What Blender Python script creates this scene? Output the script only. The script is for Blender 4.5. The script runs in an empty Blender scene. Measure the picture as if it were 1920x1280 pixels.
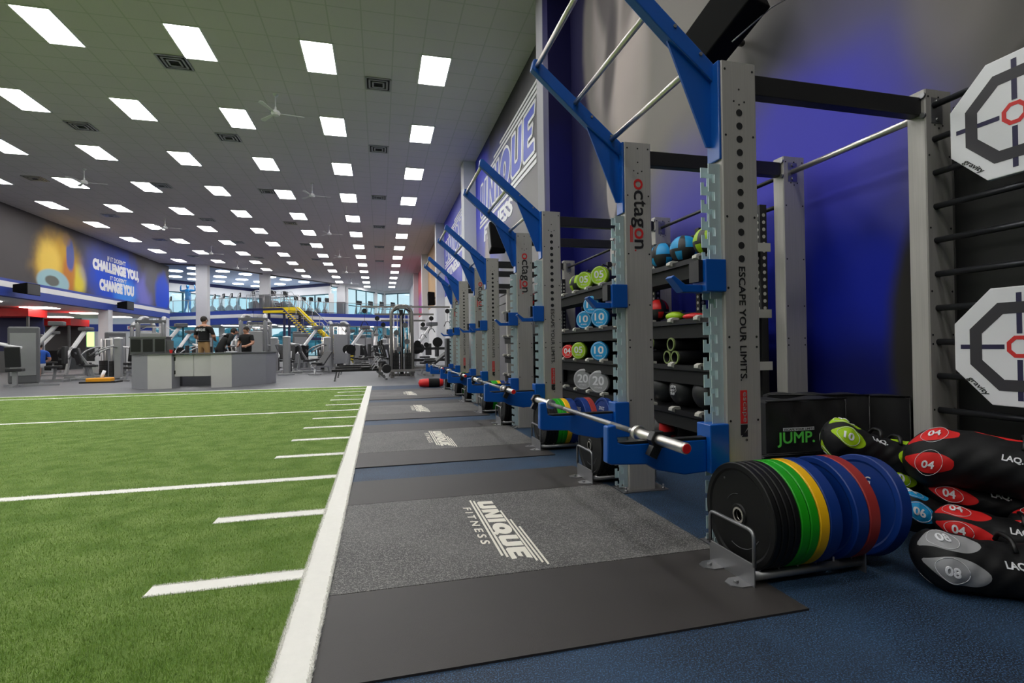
import bpy, math, random
import numpy as np
from mathutils import Vector, Matrix
random.seed(7)
SC = bpy.context.scene
COL = SC.collection
PI = math.pi

# ---------------------------------------------------------------- camera, world, exposure
def make_camera():
    f, yaw, pitch, roll = 976.0, .2486, .0089, -.0136
    cy, sy, cp, sp = math.cos(yaw), math.sin(yaw), math.cos(pitch), math.sin(pitch)
    fwd = Vector((sy*cp, cy*cp, sp)); right = Vector((cy, -sy, 0)); up = right.cross(fwd)
    cr, sr = math.cos(roll), math.sin(roll)
    r = cr*right + sr*up; u = -sr*right + cr*up
    cam = bpy.data.cameras.new('camera'); cam.sensor_width = 36; cam.lens = f/1920*36
    cam.clip_start = .05; cam.clip_end = 400
    o = bpy.data.objects.new('camera', cam); COL.objects.link(o)
    M = Matrix.Identity(4)
    for i in range(3):
        M[i][0] = r[i]; M[i][1] = u[i]; M[i][2] = -fwd[i]
    M[2][3] = 1.0
    o.matrix_world = M
    SC.camera = o
make_camera()
LAMP = 19.0        # radiance of the ceiling panels
SC.view_settings.view_transform = 'Standard'; SC.view_settings.look = 'None'
SC.view_settings.exposure = 0.0; SC.view_settings.gamma = 1.0; SC.view_settings.use_curve_mapping = False
W = bpy.data.worlds.new('daylight'); SC.world = W; W.use_nodes = True
_b = W.node_tree.nodes['Background']; _b.inputs[0].default_value = (.70, .87, .95, 1); _b.inputs[1].default_value = 1.05
try:
    SC.cycles.max_bounces = 6; SC.cycles.diffuse_bounces = 4; SC.cycles.glossy_bounces = 3
    SC.cycles.transparent_max_bounces = 8; SC.cycles.caustics_reflective = False; SC.cycles.caustics_refractive = False
    SC.cycles.use_denoising = True; SC.cycles.sample_clamp_indirect = 6
except Exception: pass

# ---------------------------------------------------------------- materials
def s2l(*c):
    return tuple(((x/255)/12.92 if x/255 <= .04045 else ((x/255+.055)/1.055)**2.4) for x in c)
MATS = {}
class NT:
    def __init__(s, name):
        s.m = bpy.data.materials.new(name); s.m.use_nodes = True
        s.t = s.m.node_tree; s.b = s.t.nodes['Principled BSDF']; MATS[name] = s.m
    def n(s, typ, **k):
        x = s.t.nodes.new(typ)
        for a, b in k.items():
            if a.startswith('i_'):
                i = a[2:]; x.inputs[int(i) if i.isdigit() else i].default_value = b
            else: setattr(x, a, b)
        return x
    def l(s, a, b): s.t.links.new(a, b)
    def math(s, op, a, b=None, c=None):
        x = s.n('ShaderNodeMath', operation=op)
        for i, v in enumerate((a, b, c)):
            if v is None: continue
            if isinstance(v, (int, float)): x.inputs[i].default_value = v
            else: s.l(v, x.inputs[i])
        return x.outputs[0]
    def mix(s, fac, a, b, mode='MIX'):
        x = s.n('ShaderNodeMix', data_type='RGBA', blend_type=mode)
        for i, v in ((0, fac), (6, a), (7, b)):
            if isinstance(v, (int, float)): x.inputs[i].default_value = v
            elif isinstance(v, tuple): x.inputs[i].default_value = (*v[:3], 1)
            else: s.l(v, x.inputs[i])
        return x.outputs[2]
    def pos(s):
        return s.n('ShaderNodeTexCoord').outputs['Object']
    def noise(s, scale, detail=2, vec=None, rough=.5):
        x = s.n('ShaderNodeTexNoise'); x.inputs['Scale'].default_value = scale
        x.inputs['Detail'].default_value = detail; x.inputs['Roughness'].default_value = rough
        s.l(vec if vec else s.pos(), x.inputs['Vector']); return x.outputs[0]
    def ramp(s, fac, lo, hi):
        x = s.n('ShaderNodeMapRange', interpolation_type='SMOOTHSTEP'); s.l(fac, x.inputs[0])
        x.inputs[1].default_value = lo; x.inputs[2].default_value = hi; return x.outputs[0]
    def bump(s, h, strength=.3, dist=.01):
        x = s.n('ShaderNodeBump'); x.inputs['Strength'].default_value = strength; x.inputs['Distance'].default_value = dist
        s.l(h, x.inputs['Height']); s.l(x.outputs[0], s.b.inputs['Normal'])
def pm(name, c, rough=.5, metal=0., spec=.5, var=.12, vscale=6., bump=0, bscale=60, emit=None, es=1, coat=0):
    t = NT(name); b = t.b
    b.inputs['Roughness'].default_value = rough; b.inputs['Metallic'].default_value = metal
    b.inputs['Specular IOR Level'].default_value = spec
    if coat: b.inputs['Coat Weight'].default_value = coat; b.inputs['Coat Roughness'].default_value = .15
    n = t.noise(vscale, 3)
    d = tuple(x*(1-var) for x in c); e = tuple(min(1, x*(1+var)) for x in c)
    t.l(t.mix(n, d, e), b.inputs['Base Color'])
    if bump: t.bump(t.noise(bscale, 3), bump, .004)
    if emit is not None:
        b.inputs['Emission Color'].default_value = (*emit, 1); b.inputs['Emission Strength'].default_value = es
    return t.m
def speckle(name, base, fleck, scale=260, amount=.62, rough=.75, spec=.35, f2=None):
    t = NT(name); b = t.b; b.inputs['Roughness'].default_value = rough; b.inputs['Specular IOR Level'].default_value = spec
    v = t.noise(scale, 1); k = t.ramp(v, amount-.03, amount+.05)
    c = t.mix(k, base, fleck)
    if f2:
        v2 = t.noise(scale*.63, 1); c = t.mix(t.ramp(v2, amount-.01, amount+.06), c, f2)
    big = t.noise(2.2, 3); c = t.mix(t.ramp(big, .3, .75), c, t.mix(.25, c, fleck))
    t.l(c, b.inputs['Base Color']); t.bump(v, .25, .002)
    return t.m
M_FLOOR = speckle('blue_fleck_rubber', s2l(19, 29, 43), s2l(58, 92, 128), 190, .56, .62, .4, f2=s2l(38, 54, 74))
M_FLOOR2 = speckle('grey_rubber_floor', s2l(72, 73, 77), s2l(112, 113, 118), 120, .55, .5, .5)
M_MATG = speckle('grey_fleck_rubber', s2l(60, 59, 59), s2l(128, 126, 123), 190, .56, .62, .45)
M_MATB = pm('black_rubber_mat', s2l(50, 46, 45), .55, spec=.5, var=.15, vscale=3, bump=.2, bscale=400)
M_WHITE = pm('white_paint', (.75, .75, .76), .55, var=.03)
M_GREYP = pm('pillar_grey_paint', s2l(205, 206, 210), .6, var=.03)
M_BLUEB = pm('royal_blue_band', s2l(35, 60, 150), .5, var=.05)
M_NAVY = pm('navy_trim', s2l(22, 28, 75), .5, var=.05)
M_BLUE = pm('blue_powder_coat', s2l(0, 80, 168), .34, spec=.5, var=.06, vscale=3, coat=.3)
M_BLACK = pm('black_powder_coat', s2l(28, 28, 30), .42, var=.1)
M_BLACKP = pm('black_plastic', s2l(15, 15, 16), .45, var=.1)
M_RUB = pm('black_bumper_rubber', s2l(12, 12, 13), .5, spec=.3, var=.15, vscale=20)
M_CHROME = pm('brushed_chrome', (.72, .69, .64), .33, metal=1, var=.05, vscale=30)
M_STEEL = pm('satin_steel', s2l(150, 150, 152), .38, metal=.85, var=.06)
M_GALV = pm('zinc_plate', s2l(196, 214, 218), .32, metal=.35, var=.1, vscale=25)
M_DARKV = pm('dark_void', (.006, .006, .007), .8, var=.1)
M_RED = pm('red_plastic', s2l(200, 22, 26), .4, var=.05)
M_LOGOR = pm('red_print', s2l(205, 38, 38), .5, var=.03)
M_LOGOW = pm('cream_print', s2l(225, 220, 208), .6, var=.03)
M_PRINTB = pm('black_print', s2l(22, 22, 24), .5, var=.03)
M_MATTE = pm('matte_black_cabinet', s2l(10, 10, 11), .8, spec=.15)
M_GRN = pm('green_bumper', s2l(22, 158, 12), .45, var=.06)
M_YEL = pm('yellow_bumper', s2l(250, 190, 10), .45, var=.05)
M_BLUP = pm('blue_bumper', s2l(6, 50, 128), .45, var=.06)
M_REDP = pm('red_bumper', s2l(160, 45, 42), .5, var=.06)
M_LIME = pm('lime_vinyl', s2l(160, 200, 20), .42, var=.06)
M_CYAN = pm('cyan_vinyl', s2l(25, 150, 210), .42, var=.06)
M_REDV = pm('red_vinyl', s2l(225, 40, 40), .42, var=.06)
M_GREYV = pm('silver_vinyl', s2l(160, 160, 162), .42, var=.08)
M_VINYL = pm('black_vinyl', s2l(38, 38, 40), .42, var=.15, vscale=9, bump=.5, bscale=14)
M_CLOTHB = pm('black_cloth', s2l(15, 15, 17), .85, var=.2, vscale=12, bump=.4, bscale=30)
M_BOARD = pm('white_board_plastic', s2l(226, 226, 230), .45, var=.03)
M_INK = pm('dark_grey_print', s2l(48, 46, 52), .55, var=.1, vscale=2)
M_INKB = pm('navy_print', s2l(30, 26, 66), .55, var=.05)
M_SHELFW = pm('off_white_bracket', s2l(190, 188, 180), .5, var=.05)
M_GREYF = pm('grey_frame_coat', s2l(160, 161, 163), .32, metal=.5, var=.05)
M_GREYD = pm('dark_grey_panel', s2l(92, 93, 95), .45, var=.06)
M_PAD = pm('black_pad', s2l(32, 32, 34), .5, var=.1)
M_CAB = pm('light_grey_laminate', s2l(196, 195, 192), .5, var=.03)
M_CABD = pm('mid_grey_laminate', s2l(150, 151, 156), .5, var=.03)
M_YELR = pm('yellow_stair_paint', s2l(245, 215, 10), .45, var=.04)
M_SKIN = pm('skin', s2l(190, 140, 115), .55, var=.05)
M_KHAKI = pm('khaki_cloth', s2l(165, 130, 85), .85, var=.12)
M_HAIR = pm('dark_hair', s2l(35, 28, 24), .7, var=.2)
M_SHIRTB = pm('blue_shirt', s2l(30, 80, 170), .8, var=.1)
M_STATUE = pm('blue_gloss_resin', s2l(20, 95, 150), .2, spec=.8, var=.1, coat=.6)
M_SHOE = pm('grey_shoe', s2l(150, 150, 155), .6)
M_ORANGE = pm('orange_plastic', s2l(235, 160, 20), .5)
M_PANEL = pm('ceiling_panel_light', (.9, .9, .9), .6, emit=(1, .985, .97), es=LAMP)
M_PANELW = pm('warm_panel_light', (.9, .9, .9), .6, emit=(1, .95, .86), es=11)
M_GREENSIGN = pm('green_lit_sign', (.5, .8, .3), .6, emit=(.55, .95, .25), es=1.6)
M_TREE = pm('foliage', s2l(80, 150, 168), .9, var=.5, vscale=1.2)
M_GROUND = pm('asphalt', s2l(165, 185, 190), .9, var=.2, vscale=.3)
M_TURFW = pm('white_turf', s2l(236, 234, 228), .9, var=.04, vscale=40, bump=.2, bscale=300)
def turf():
    t = NT('green_turf'); t.b.inputs['Roughness'].default_value = .95; t.b.inputs['Specular IOR Level'].default_value = .15
    n = t.noise(5, 4); n2 = t.noise(90, 2); n3 = t.noise(420, 1)
    c = t.mix(t.ramp(n, .3, .7), s2l(110, 144, 64), s2l(156, 182, 104))
    c = t.mix(t.ramp(n2, .35, .7), c, t.mix(.5, c, s2l(84, 120, 46)))
    c = t.mix(t.ramp(n3, .5, .75), c, s2l(176, 202, 124))
    t.l(c, t.b.inputs['Base Color']); t.bump(n3, .9, .012)
    return t.m
M_TURF = turf()
M_BLADE = pm('grass_fibre', s2l(150, 180, 92), .8, spec=.2, var=.45, vscale=60)
M_BLADEW = pm('white_fibre', s2l(246, 245, 240), .85, spec=.2, var=.03, vscale=60)
def tile_mat():
    t = NT('ceiling_tiles'); t.b.inputs['Roughness'].default_value = .85; t.b.inputs['Specular IOR Level'].default_value = .2
    sp = t.n('ShaderNodeSeparateXYZ'); t.l(t.pos(), sp.inputs[0])
    def line(o, off):
        a = t.math('FRACT', t.math('DIVIDE', t.math('ADD', o, off), .61)); a = t.math('ABSOLUTE', t.math('SUBTRACT', a, .5))
        return t.math('GREATER_THAN', a, .478)
    k = t.math('MAXIMUM', line(sp.outputs[0], 100*.61-1.249+.305), line(sp.outputs[1], 100*.61-11.765))
    n = t.noise(.4, 2); n2 = t.noise(160, 2)
    c = t.mix(n, s2l(202, 196, 202), s2l(210, 204, 210)); c = t.mix(t.math('MULTIPLY', t.ramp(n2, .55, .7), .25), c, s2l(150, 150, 148))
    t.l(t.mix(k, c, s2l(186, 185, 186)), t.b.inputs['Base Color']); t.bump(n2, .2, .004)
    return t.m
M_TILE = tile_mat()
def upright_mat():
    t = NT('brushed_grey_upright'); b = t.b; b.inputs['Roughness'].default_value = .42; b.inputs['Metallic'].default_value = .2
    m = t.n('ShaderNodeMapping'); m.inputs['Scale'].default_value = (180, 180, 3); t.l(t.pos(), m.inputs[0])
    n = t.noise(1, 3, m.outputs[0]); t.l(t.mix(n, s2l(156, 153, 149), s2l(184, 180, 175)), b.inputs['Base Color'])
    return t.m
M_POST = upright_mat()
def glass_mat(name, tint, fac=.12):
    t = NT(name); out = t.t.nodes['Material Output']
    tr = t.n('ShaderNodeBsdfTransparent'); tr.inputs[0].default_value = (*tint, 1)
    gl = t.n('ShaderNodeBsdfGlossy'); gl.inputs['Roughness'].default_value = .05; gl.inputs[0].default_value = (.8, .9, 1, 1)
    mx = t.n('ShaderNodeMixShader'); mx.inputs[0].default_value = fac
    t.l(tr.outputs[0], mx.inputs[1]); t.l(gl.outputs[0], mx.inputs[2]); t.l(mx.outputs[0], out.inputs[0])
    return t.m
M_GLASS = glass_mat('window_glass', (.93, .99, 1.0), .04)
M_GLASS2 = glass_mat('railing_glass', (.88, .96, .98), .04)
def mural(name, base, blobs, ax, rough=.6):
    """printed wall graphic: ax = index of the horizontal coordinate; blobs = (c, z, rc, rz, soft, colour, opacity[, tilt])"""
    t = NT(name); t.b.inputs['Roughness'].default_value = rough; t.b.inputs['Specular IOR Level'].default_value = .2
    sp = t.n('ShaderNodeSeparateXYZ'); t.l(t.pos(), sp.inputs[0]); H = sp.outputs[ax]; Z = sp.outputs[2]
    wob = t.noise(1.1, 3); wob = t.math('MULTIPLY', t.math('SUBTRACT', wob, .5), .5)
    col = None
    n = t.noise(.7, 4); col = t.mix(n, tuple(x*.85 for x in base), tuple(x*1.15 for x in base))
    for bl in blobs:
        c, z, rc, rz, soft, cc, op = bl[:7]; tilt = bl[7] if len(bl) > 7 else 0
        a = t.math('SUBTRACT', H, c); b = t.math('SUBTRACT', Z, z)
        ca, sa = math.cos(tilt), math.sin(tilt)
        u = t.math('ADD', t.math('MULTIPLY', a, ca/rc), t.math('MULTIPLY', b, sa/rc))
        v = t.math('ADD', t.math('MULTIPLY', a, -sa/rz), t.math('MULTIPLY', b, ca/rz))
        d = t.math('SQRT', t.math('ADD', t.math('MULTIPLY', u, u), t.math('MULTIPLY', v, v)))
        d = t.math('ADD', d, wob if soft > .15 else t.math('MULTIPLY', wob, .15))
        k = t.math('SUBTRACT', 1.0, t.ramp(d, max(0, 1-soft), 1+soft*.6)); k = t.math('MULTIPLY', k, op)
        col = t.mix(k, col, cc)
    t.l(col, t.b.inputs['Base Color'])
    return t.m

# ---------------------------------------------------------------- mesh building
class MB:
    def __init__(s): s.v = []; s.f = []; s.m = []; s.sm = []
    def add(s, vs, fs, mi=0, smooth=False):
        o = len(s.v); s.v += [tuple(p) for p in vs]
        for i, f in enumerate(fs):
            s.f.append(tuple(o+k for k in f)); s.m.append(mi); s.sm.append(smooth if isinstance(smooth, bool) else smooth[i])
        return s
    def box(s, x0, x1, y0, y1, z0, z1, mi=0, M=None):
        vs = [Vector((x, y, z)) for x in (x0, x1) for y in (y0, y1) for z in (z0, z1)]
        if M is not None: vs = [M @ p for p in vs]
        return s.add(vs, [(0, 1, 3, 2), (4, 6, 7, 5), (0, 4, 5, 1), (2, 3, 7, 6), (0, 2, 6, 4), (1, 5, 7, 3)], mi)
    def bar(s, a, b, w, h, mi=0, up=(0, 0, 1)):
        a = Vector(a); b = Vector(b); d = (b-a); L = d.length; d.normalize()
        sd = d.cross(Vector(up))
        if sd.length < 1e-4: sd = d.cross(Vector((1, 0, 0)))
        sd.normalize(); u = sd.cross(d)
        M = Matrix((( d.x, sd.x, u.x, a.x), (d.y, sd.y, u.y, a.y), (d.z, sd.z, u.z, a.z), (0, 0, 0, 1)))
        return s.box(0, L, -w/2, w/2, -h/2, h/2, mi, M)
    def prism(s, pts, off, mi=0):
        n = len(pts); off = Vector(off); a = [Vector(p) for p in pts]; b = [p+off for p in a]
        return s.add(a+b, [tuple(range(n))[::-1], tuple(range(n, 2*n))]+[(i, (i+1) % n, n+(i+1) % n, n+i) for i in range(n)], mi)
    def tube(s, pts, r, seg=10, mi=0, rs=None, cap=True):
        P = [Vector(p) for p in pts]; n = len(P); T = []
        for i in range(n):
            d = (P[min(i+1, n-1)]-P[max(i-1, 0)]); T.append(d.normalized())
        ref = Vector((0, 0, 1)) if abs(T[0].z) < .9 else Vector((1, 0, 0))
        N = T[0].cross(ref).normalized(); vs = []
        for i in range(n):
            N = (N-T[i]*N.dot(T[i])).normalized(); B = T[i].cross(N)
            rr = rs[i] if rs else r
            for k in range(seg):
                a = 2*PI*k/seg; vs.append(P[i]+N*(rr*math.cos(a))+B*(rr*math.sin(a)))
        fs = [(i*seg+k, i*seg+(k+1) % seg, (i+1)*seg+(k+1) % seg, (i+1)*seg+k) for i in range(n-1) for k in range(seg)]
        sm = [True]*len(fs)
        if cap:
            fs += [tuple(range(seg))[::-1], tuple(range((n-1)*seg, n*seg))]; sm += [False, False]
        return s.add(vs, fs, mi, sm)
    def cyl(s, a, b, r, seg=16, mi=0): return s.tube([a, b], r, seg, mi)
    def lathe(s, prof, o, ax, seg=32, mi=0, mis=None, smooth=True):
        o = Vector(o); ax = Vector(ax).normalized(); ref = Vector((0, 0, 1)) if abs(ax.z) < .9 else Vector((1, 0, 0))
        N = ax.cross(ref).normalized(); B = ax.cross(N); vs = []
        for r, z in prof:
            for k in range(seg):
                a = 2*PI*k/seg; vs.append(o+ax*z+N*(r*math.cos(a))+B*(r*math.sin(a)))
        for i in range(len(prof)-1):
            fs = [(k, (k+1) % seg, seg+(k+1) % seg, seg+k) for k in range(seg)]
            s.add(vs[i*seg:(i+2)*seg], fs, mis[i] if mis else mi, smooth)
        return s
    def ell(s, c, r, mi=0, seg=16, ring=10, M=None, fn=None):
        vs = []; c = Vector(c)
        for i in range(ring+1):
            t = PI*i/ring
            for k in range(seg):
                a = 2*PI*k/seg; p = Vector((r[0]*math.sin(t)*math.cos(a), r[1]*math.sin(t)*math.sin(a), r[2]*math.cos(t)))
                if M is not None: p = M @ p
                vs.append(c+p)
        o = len(s.v); s.v += [tuple(p) for p in vs]
        for i in range(ring):
            for k in range(seg):
                s.f.append((o+i*seg+k, o+i*seg+(k+1) % seg, o+(i+1)*seg+(k+1) % seg, o+(i+1)*seg+k))
                s.m.append(fn(i, k) if fn else mi); s.sm.append(True)
        return s
    def mesh(s, name, mats):
        me = bpy.data.meshes.new(name); me.from_pydata(s.v, [], s.f)
        for m in mats: me.materials.append(m)
        me.polygons.foreach_set('material_index', s.m); me.polygons.foreach_set('use_smooth', s.sm)
        me.validate(); me.update(); return me
    def build(s, name, mats, parent=None, bevel=0, label=None):
        if not isinstance(mats, (list, tuple)): mats = [mats]
        o = bpy.data.objects.new(name, s.mesh(name, mats)); COL.objects.link(o)
        if parent: o.parent = parent
        if bevel:
            b = o.modifiers.new('bevel', 'BEVEL'); b.width = bevel; b.segments = 2; b.limit_method = 'ANGLE'; b.angle_limit = math.radians(50)
        if label: o['label'] = label
        return o
def thing(name, label, cat, loc=(0, 0, 0), rz=0, group=None):
    o = bpy.data.objects.new(name, None); COL.objects.link(o); o.empty_display_size = .1
    o.location = loc; o.rotation_euler = (0, 0, rz); o['label'] = label; o['category'] = cat
    if group: o['group'] = group
    return o
def tag(o, label, cat, group=None, kind=None):
    o['label'] = label; o['category'] = cat
    if group: o['group'] = group
    if kind: o['kind'] = kind
    return o
def struct(o): o['kind'] = 'structure'; return o
def dup(root, label=None, loc=None, rz=None):
    def cp(o, par):
        c = o.copy(); COL.objects.link(c)
        if par: c.parent = par
        for ch in list(o.children): cp(ch, c)
        return c
    c = cp(root, None)
    if label: c['label'] = label
    if loc is not None: c.location = loc
    if rz is not None: c.rotation_euler = (0, 0, rz)
    return c
def fil(pts, r, n=4, closed=False):
    P = [Vector(p) for p in pts]; out = []
    N = len(P)
    for i in range(N):
        if not closed and i in (0, N-1): out.append(P[i]); continue
        a = P[i-1]; b = P[i]; c = P[(i+1) % N]; d1 = (a-b); d2 = (c-b)
        q = min(r, d1.length*.49, d2.length*.49); p0 = b+d1.normalized()*q; p1 = b+d2.normalized()*q
        for k in range(n+1):
            t = k/n; out.append(p0*(1-t)**2+b*2*t*(1-t)+p1*t*t)
    if closed: out.append(out[0].copy())
    return out
_TC = {}
def glyphs(s, bold=0., shear=0.):
    key = (s, bold, shear)
    if key not in _TC and 0 < bold <= .035:      # a heavier face: the same outline laid a few times, slightly shifted
        vs, fs, asp = glyphs(s, 0., shear); V = []; F = []; b = bold*.85
        for i, (dx, dy) in enumerate(((0, 0), (-b, -b), (b, -b), (b, b), (-b, b), (0, b), (0, -b), (b, 0), (-b, 0))):
            o = len(V); V += [(x+dx/asp, y+dy, z*(1+.02*i)) for x, y, z in vs]; F += [tuple(k+o for k in f) for f in fs]
        _TC[key] = (V, F, asp)
    if key not in _TC:
        c = bpy.data.curves.new('t', 'FONT'); c.body = s; c.size = 1; c.offset = bold; c.shear = shear; c.resolution_u = 3; c.extrude = .02
        o = bpy.data.objects.new('t', c); COL.objects.link(o)
        dg = bpy.context.evaluated_depsgraph_get(); me = bpy.data.meshes.new_from_object(o.evaluated_get(dg))
        vs = [v.co.copy() for v in me.vertices]; fs = [tuple(p.vertices) for p in me.polygons]
        bpy.data.objects.remove(o); bpy.data.curves.remove(c); bpy.data.meshes.remove(me)
        x0 = min(v.x for v in vs); x1 = max(v.x for v in vs); y0 = min(v.y for v in vs); y1 = max(v.y for v in vs)
        _TC[key] = ([((v.x-x0)/(x1-x0), (v.y-y0)/(y1-y0), v.z/.02) for v in vs], fs, (x1-x0)/(y1-y0))
    return _TC[key]
def text(mb, s, org, u, v, w, h=None, bold=.01, th=.0006, mi=0, shear=0.):
    vs, fs, asp = glyphs(s, bold, shear)
    if h is None: h = w/asp
    u = Vector(u).normalized(); v = Vector(v).normalized(); n = u.cross(v); o = Vector(org)
    mb.add([o+u*(p[0]*w)+v*(p[1]*h)+n*(p[2]*th) for p in vs], fs, mi)
    return mb
def _q():
    o = [(.475+.475*math.cos(a), .5+.5*math.sin(a)) for a in np.linspace(-.5*PI, 1.5*PI, 33)]
    i = [(.47+.10*math.cos(a), .50+.16*math.sin(a)) for a in np.linspace(1.5*PI, -.5*PI, 17)]
    return o+i
BLOCK = [(.80, [(0, 1), (.3, 1), (.3, .3), (.5, .3), (.5, 1), (.8, 1), (.8, .12), (.68, 0), (.12, 0), (0, .12)]),
    (.85, [(0, 0), (0, 1), (.3, 1), (.55, .47), (.55, 1), (.85, 1), (.85, 0), (.55, 0), (.3, .53), (.3, 0)]),
    (.29, [(0, 0), (.29, 0), (.29, 1), (0, 1)]), (.95, _q()), (.80, [(0, 1), (.3, 1), (.3, .3), (.5, .3), (.5, 1), (.8, 1), (.8, .12), (.68, 0), (.12, 0), (0, .12)]),
    (.75, [(0, .1), (0, 1), (.75, 1), (.70, .74), (.32, .74), (.32, .61), (.62, .61), (.58, .39), (.32, .39), (.32, .26), (.72, .26), (.75, 0), (.1, 0)])]
def block_word(mb, o, u, v, w, h, th, shear=.08, edge=0, mi=0):
    """the heavy UNIQUE word as block shapes, or (edge > 0) only its outline strokes"""
    o = Vector(o); u = Vector(u); v = Vector(v); n = u.cross(v); x = 0.; k = w/4.94
    for wd, pts in BLOCK:
        P = [o+u*((x+a)*k+b*h*shear)+v*(b*h) for a, b in pts]
        if edge:
            for a, b in zip(P, P[1:]+P[:1]):
                if (b-a).length > 1e-4 and not (wd == .95 and (b-a).length > .2*k*4): mb.bar(a+n*th*.5, b+n*th*.5, edge, th, mi, up=n)
        else:
            mb.prism(P, n*th, mi)
            if wd == .95: mb.prism([o+u*((x+a)*k+b*h*shear)+v*(b*h) for a, b in ((.60, .16), (.74, .30), (1.0, .02), (.90, -.08), (.78, -.08))], n*th*.98, mi)
        x += wd+.1
def ordn(i): return ['first', 'second', 'third', 'fourth', 'fifth', 'sixth', 'seventh', 'eighth', 'ninth', 'tenth', 'eleventh', 'twelfth', 'thirteenth', 'fourteenth', 'fifteenth', 'sixteenth', 'seventeenth', 'eighteenth'][i]

# ---------------------------------------------------------------- the room
ZC = 7.24; XR = 3.2; XL = -15.1
struct(MB().box(-34, XR+.3, 14.1, 62, -.2, 0).build('floor', M_FLOOR2)); struct(MB().box(-34, XR+.3, -5, 14.1, -.2, 0).build('floor', M_FLOOR))
struct(MB().prism([(XL-.3, -5, ZC), (XR+.3, -5, ZC), (XR+.3, 59, ZC), (.5, 59.2, ZC), (-3.2, 53.3, ZC), (-3.6, 53.3, ZC), (-9.1, 46.7, ZC), (-12.5, 42.4, ZC), (XL-.3, 42.0, ZC)], (0, 0, .3)).build('ceiling', M_TILE))
struct(MB().prism([(XL-8, 42.0, ZC+.02), (-12.5, 42.4, ZC+.02), (-9.1, 46.7, ZC+.02), (-3.4, 53.3, ZC+.02), (-3.2, 54, ZC+.02), (-12.45, 60, ZC+.02), (XL-8, 52, ZC+.02)], (0, 0, .3)).build('ceiling', pm('upper_deck_ceiling_paint', s2l(150, 165, 190), .8, var=.04)))
tr = MB(); pl = [(XL, 42.0), (-12.5, 42.4), (-9.1, 46.7), (-3.4, 53.3)]
for a, b in zip(pl, pl[1:]): tr.bar((a[0], a[1], ZC-.04), (b[0], b[1], ZC-.04), .12, .1)
struct(tr.build('trim_1', M_GREYD))
# right wall, three murals, tall pilasters
DK = s2l(40, 38, 38)
muA = mural('athlete_mural', s2l(98, 95, 93), [
    (8.3, 5.2, 1.25, 4.2, .35, s2l(20, 18, 58), 1), (8.3, 1.6, 1.9, 2.2, .5, s2l(14, 16, 84), 1),
    (5.7, 5.7, 2.05, 2.4, .06, s2l(112, 106, 104), .95), (6.45, 5.9, .9, 1.8, .25, s2l(148, 138, 137), .9, .1), (6.2, 4.5, .55, 1.3, .4, s2l(186, 172, 169), .75), (6.75, 5.0, .22, .8, .5, s2l(52, 46, 50), .85, .2),
    (6.75, 3.3, .18, .55, .12, s2l(176, 166, 164), .8), (6.35, 3.2, .12, .42, .12, s2l(160, 152, 150), .6), (6.9, 6.1, .3, 1.0, .5, s2l(60, 54, 60), .8, -.3), (6.1, 5.6, .25, .7, .5, s2l(70, 64, 66), .6, .5),
    (5.2, 3.4, 1.3, 1.7, .6, s2l(132, 127, 122), .6), (4.6, 2.1, 1.5, 1.1, .6, s2l(74, 70, 170), .9), (3.3, 2.45, 1.0, .85, .55, s2l(70, 68, 195), .95), (5.0, 1.1, 2.2, 1.1, .5, s2l(16, 24, 120), 1),
    (3.2, 1.1, 1.25, 1.05, .4, s2l(4, 26, 150), 1), (3.2, .4, 1.4, .75, .5, s2l(3, 10, 76), .9), (3.0, 3.45, .8, .4, .7, s2l(92, 88, 120), .7),
    (3.55, 4.2, .9, .8, .6, s2l(84, 80, 78), .6), (1.0, 4.0, 1.5, 2.0, .25, s2l(82, 78, 76), .95), (2.25, 3.0, .3, .5, .5, s2l(128, 122, 120), .55), (.75, 1.0, 1.95, 1.9, .04, s2l(40, 38, 37), 1),
    (.6, 1.0, 1.55, 1.4, .35, s2l(16, 16, 17), 1)], 1)
muB = mural('blue_grey_mural', s2l(120, 118, 122), [(14.5, 7.4, 5.5, 1.5, .5, s2l(52, 50, 54), 1), (17.0, 6.0, 2.0, 1.6, .4, s2l(52, 62, 200), 1), (14.8, 4.6, 2.6, 1.9, .6, s2l(120, 125, 215), .8),
    (11.5, 3.4, 3.0, 1.6, .6, s2l(150, 146, 148), .7), (15.5, 3.2, .45, 1.6, .4, s2l(190, 178, 160), .8), (10, 6.0, 1.6, 1.2, .6, s2l(90, 88, 92), .6)], 1)
muC = mural('violet_mural', s2l(88, 92, 190), [(24.5, 6.0, 1.7, 2.2, .5, s2l(60, 64, 190), 1), (21, 5.4, 1.5, 1.6, .6, s2l(150, 152, 225), .8), (19, 4.2, 1.4, 1.0, .5, s2l(60, 66, 200), .9)], 1)
muD = mural('sand_mural', s2l(196, 160, 116), [(28, 4.2, 2.2, .8, .5, s2l(88, 74, 190), 1), (32, 6.4, 2, 1.2, .6, s2l(120, 90, 70), .7)], 1)
muE = mural('red_mural', s2l(196, 84, 96), [(42, 4.6, 3, .8, .5, s2l(150, 90, 170), .8)], 1)
mural_secs = [(-5, 8.3, muA, 0), (8.9, 17.3, muB, 0), (17.85, 26.2, muC, 3.5), (26.8, 35.3, muD, 3.5), (35.9, 44.4, muE, 3.5), (45, 58, M_GREYP, 0)]
for i, (a, b, m, z0) in enumerate(mural_secs):
    w = MB().box(XR, XR+.3, a, b, z0, ZC+.1)
    if z0: w.box(XR, XR+.3, a, b, 0, z0, 1)
    struct(w.build('wall_right', [m, M_WHITE]))
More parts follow.
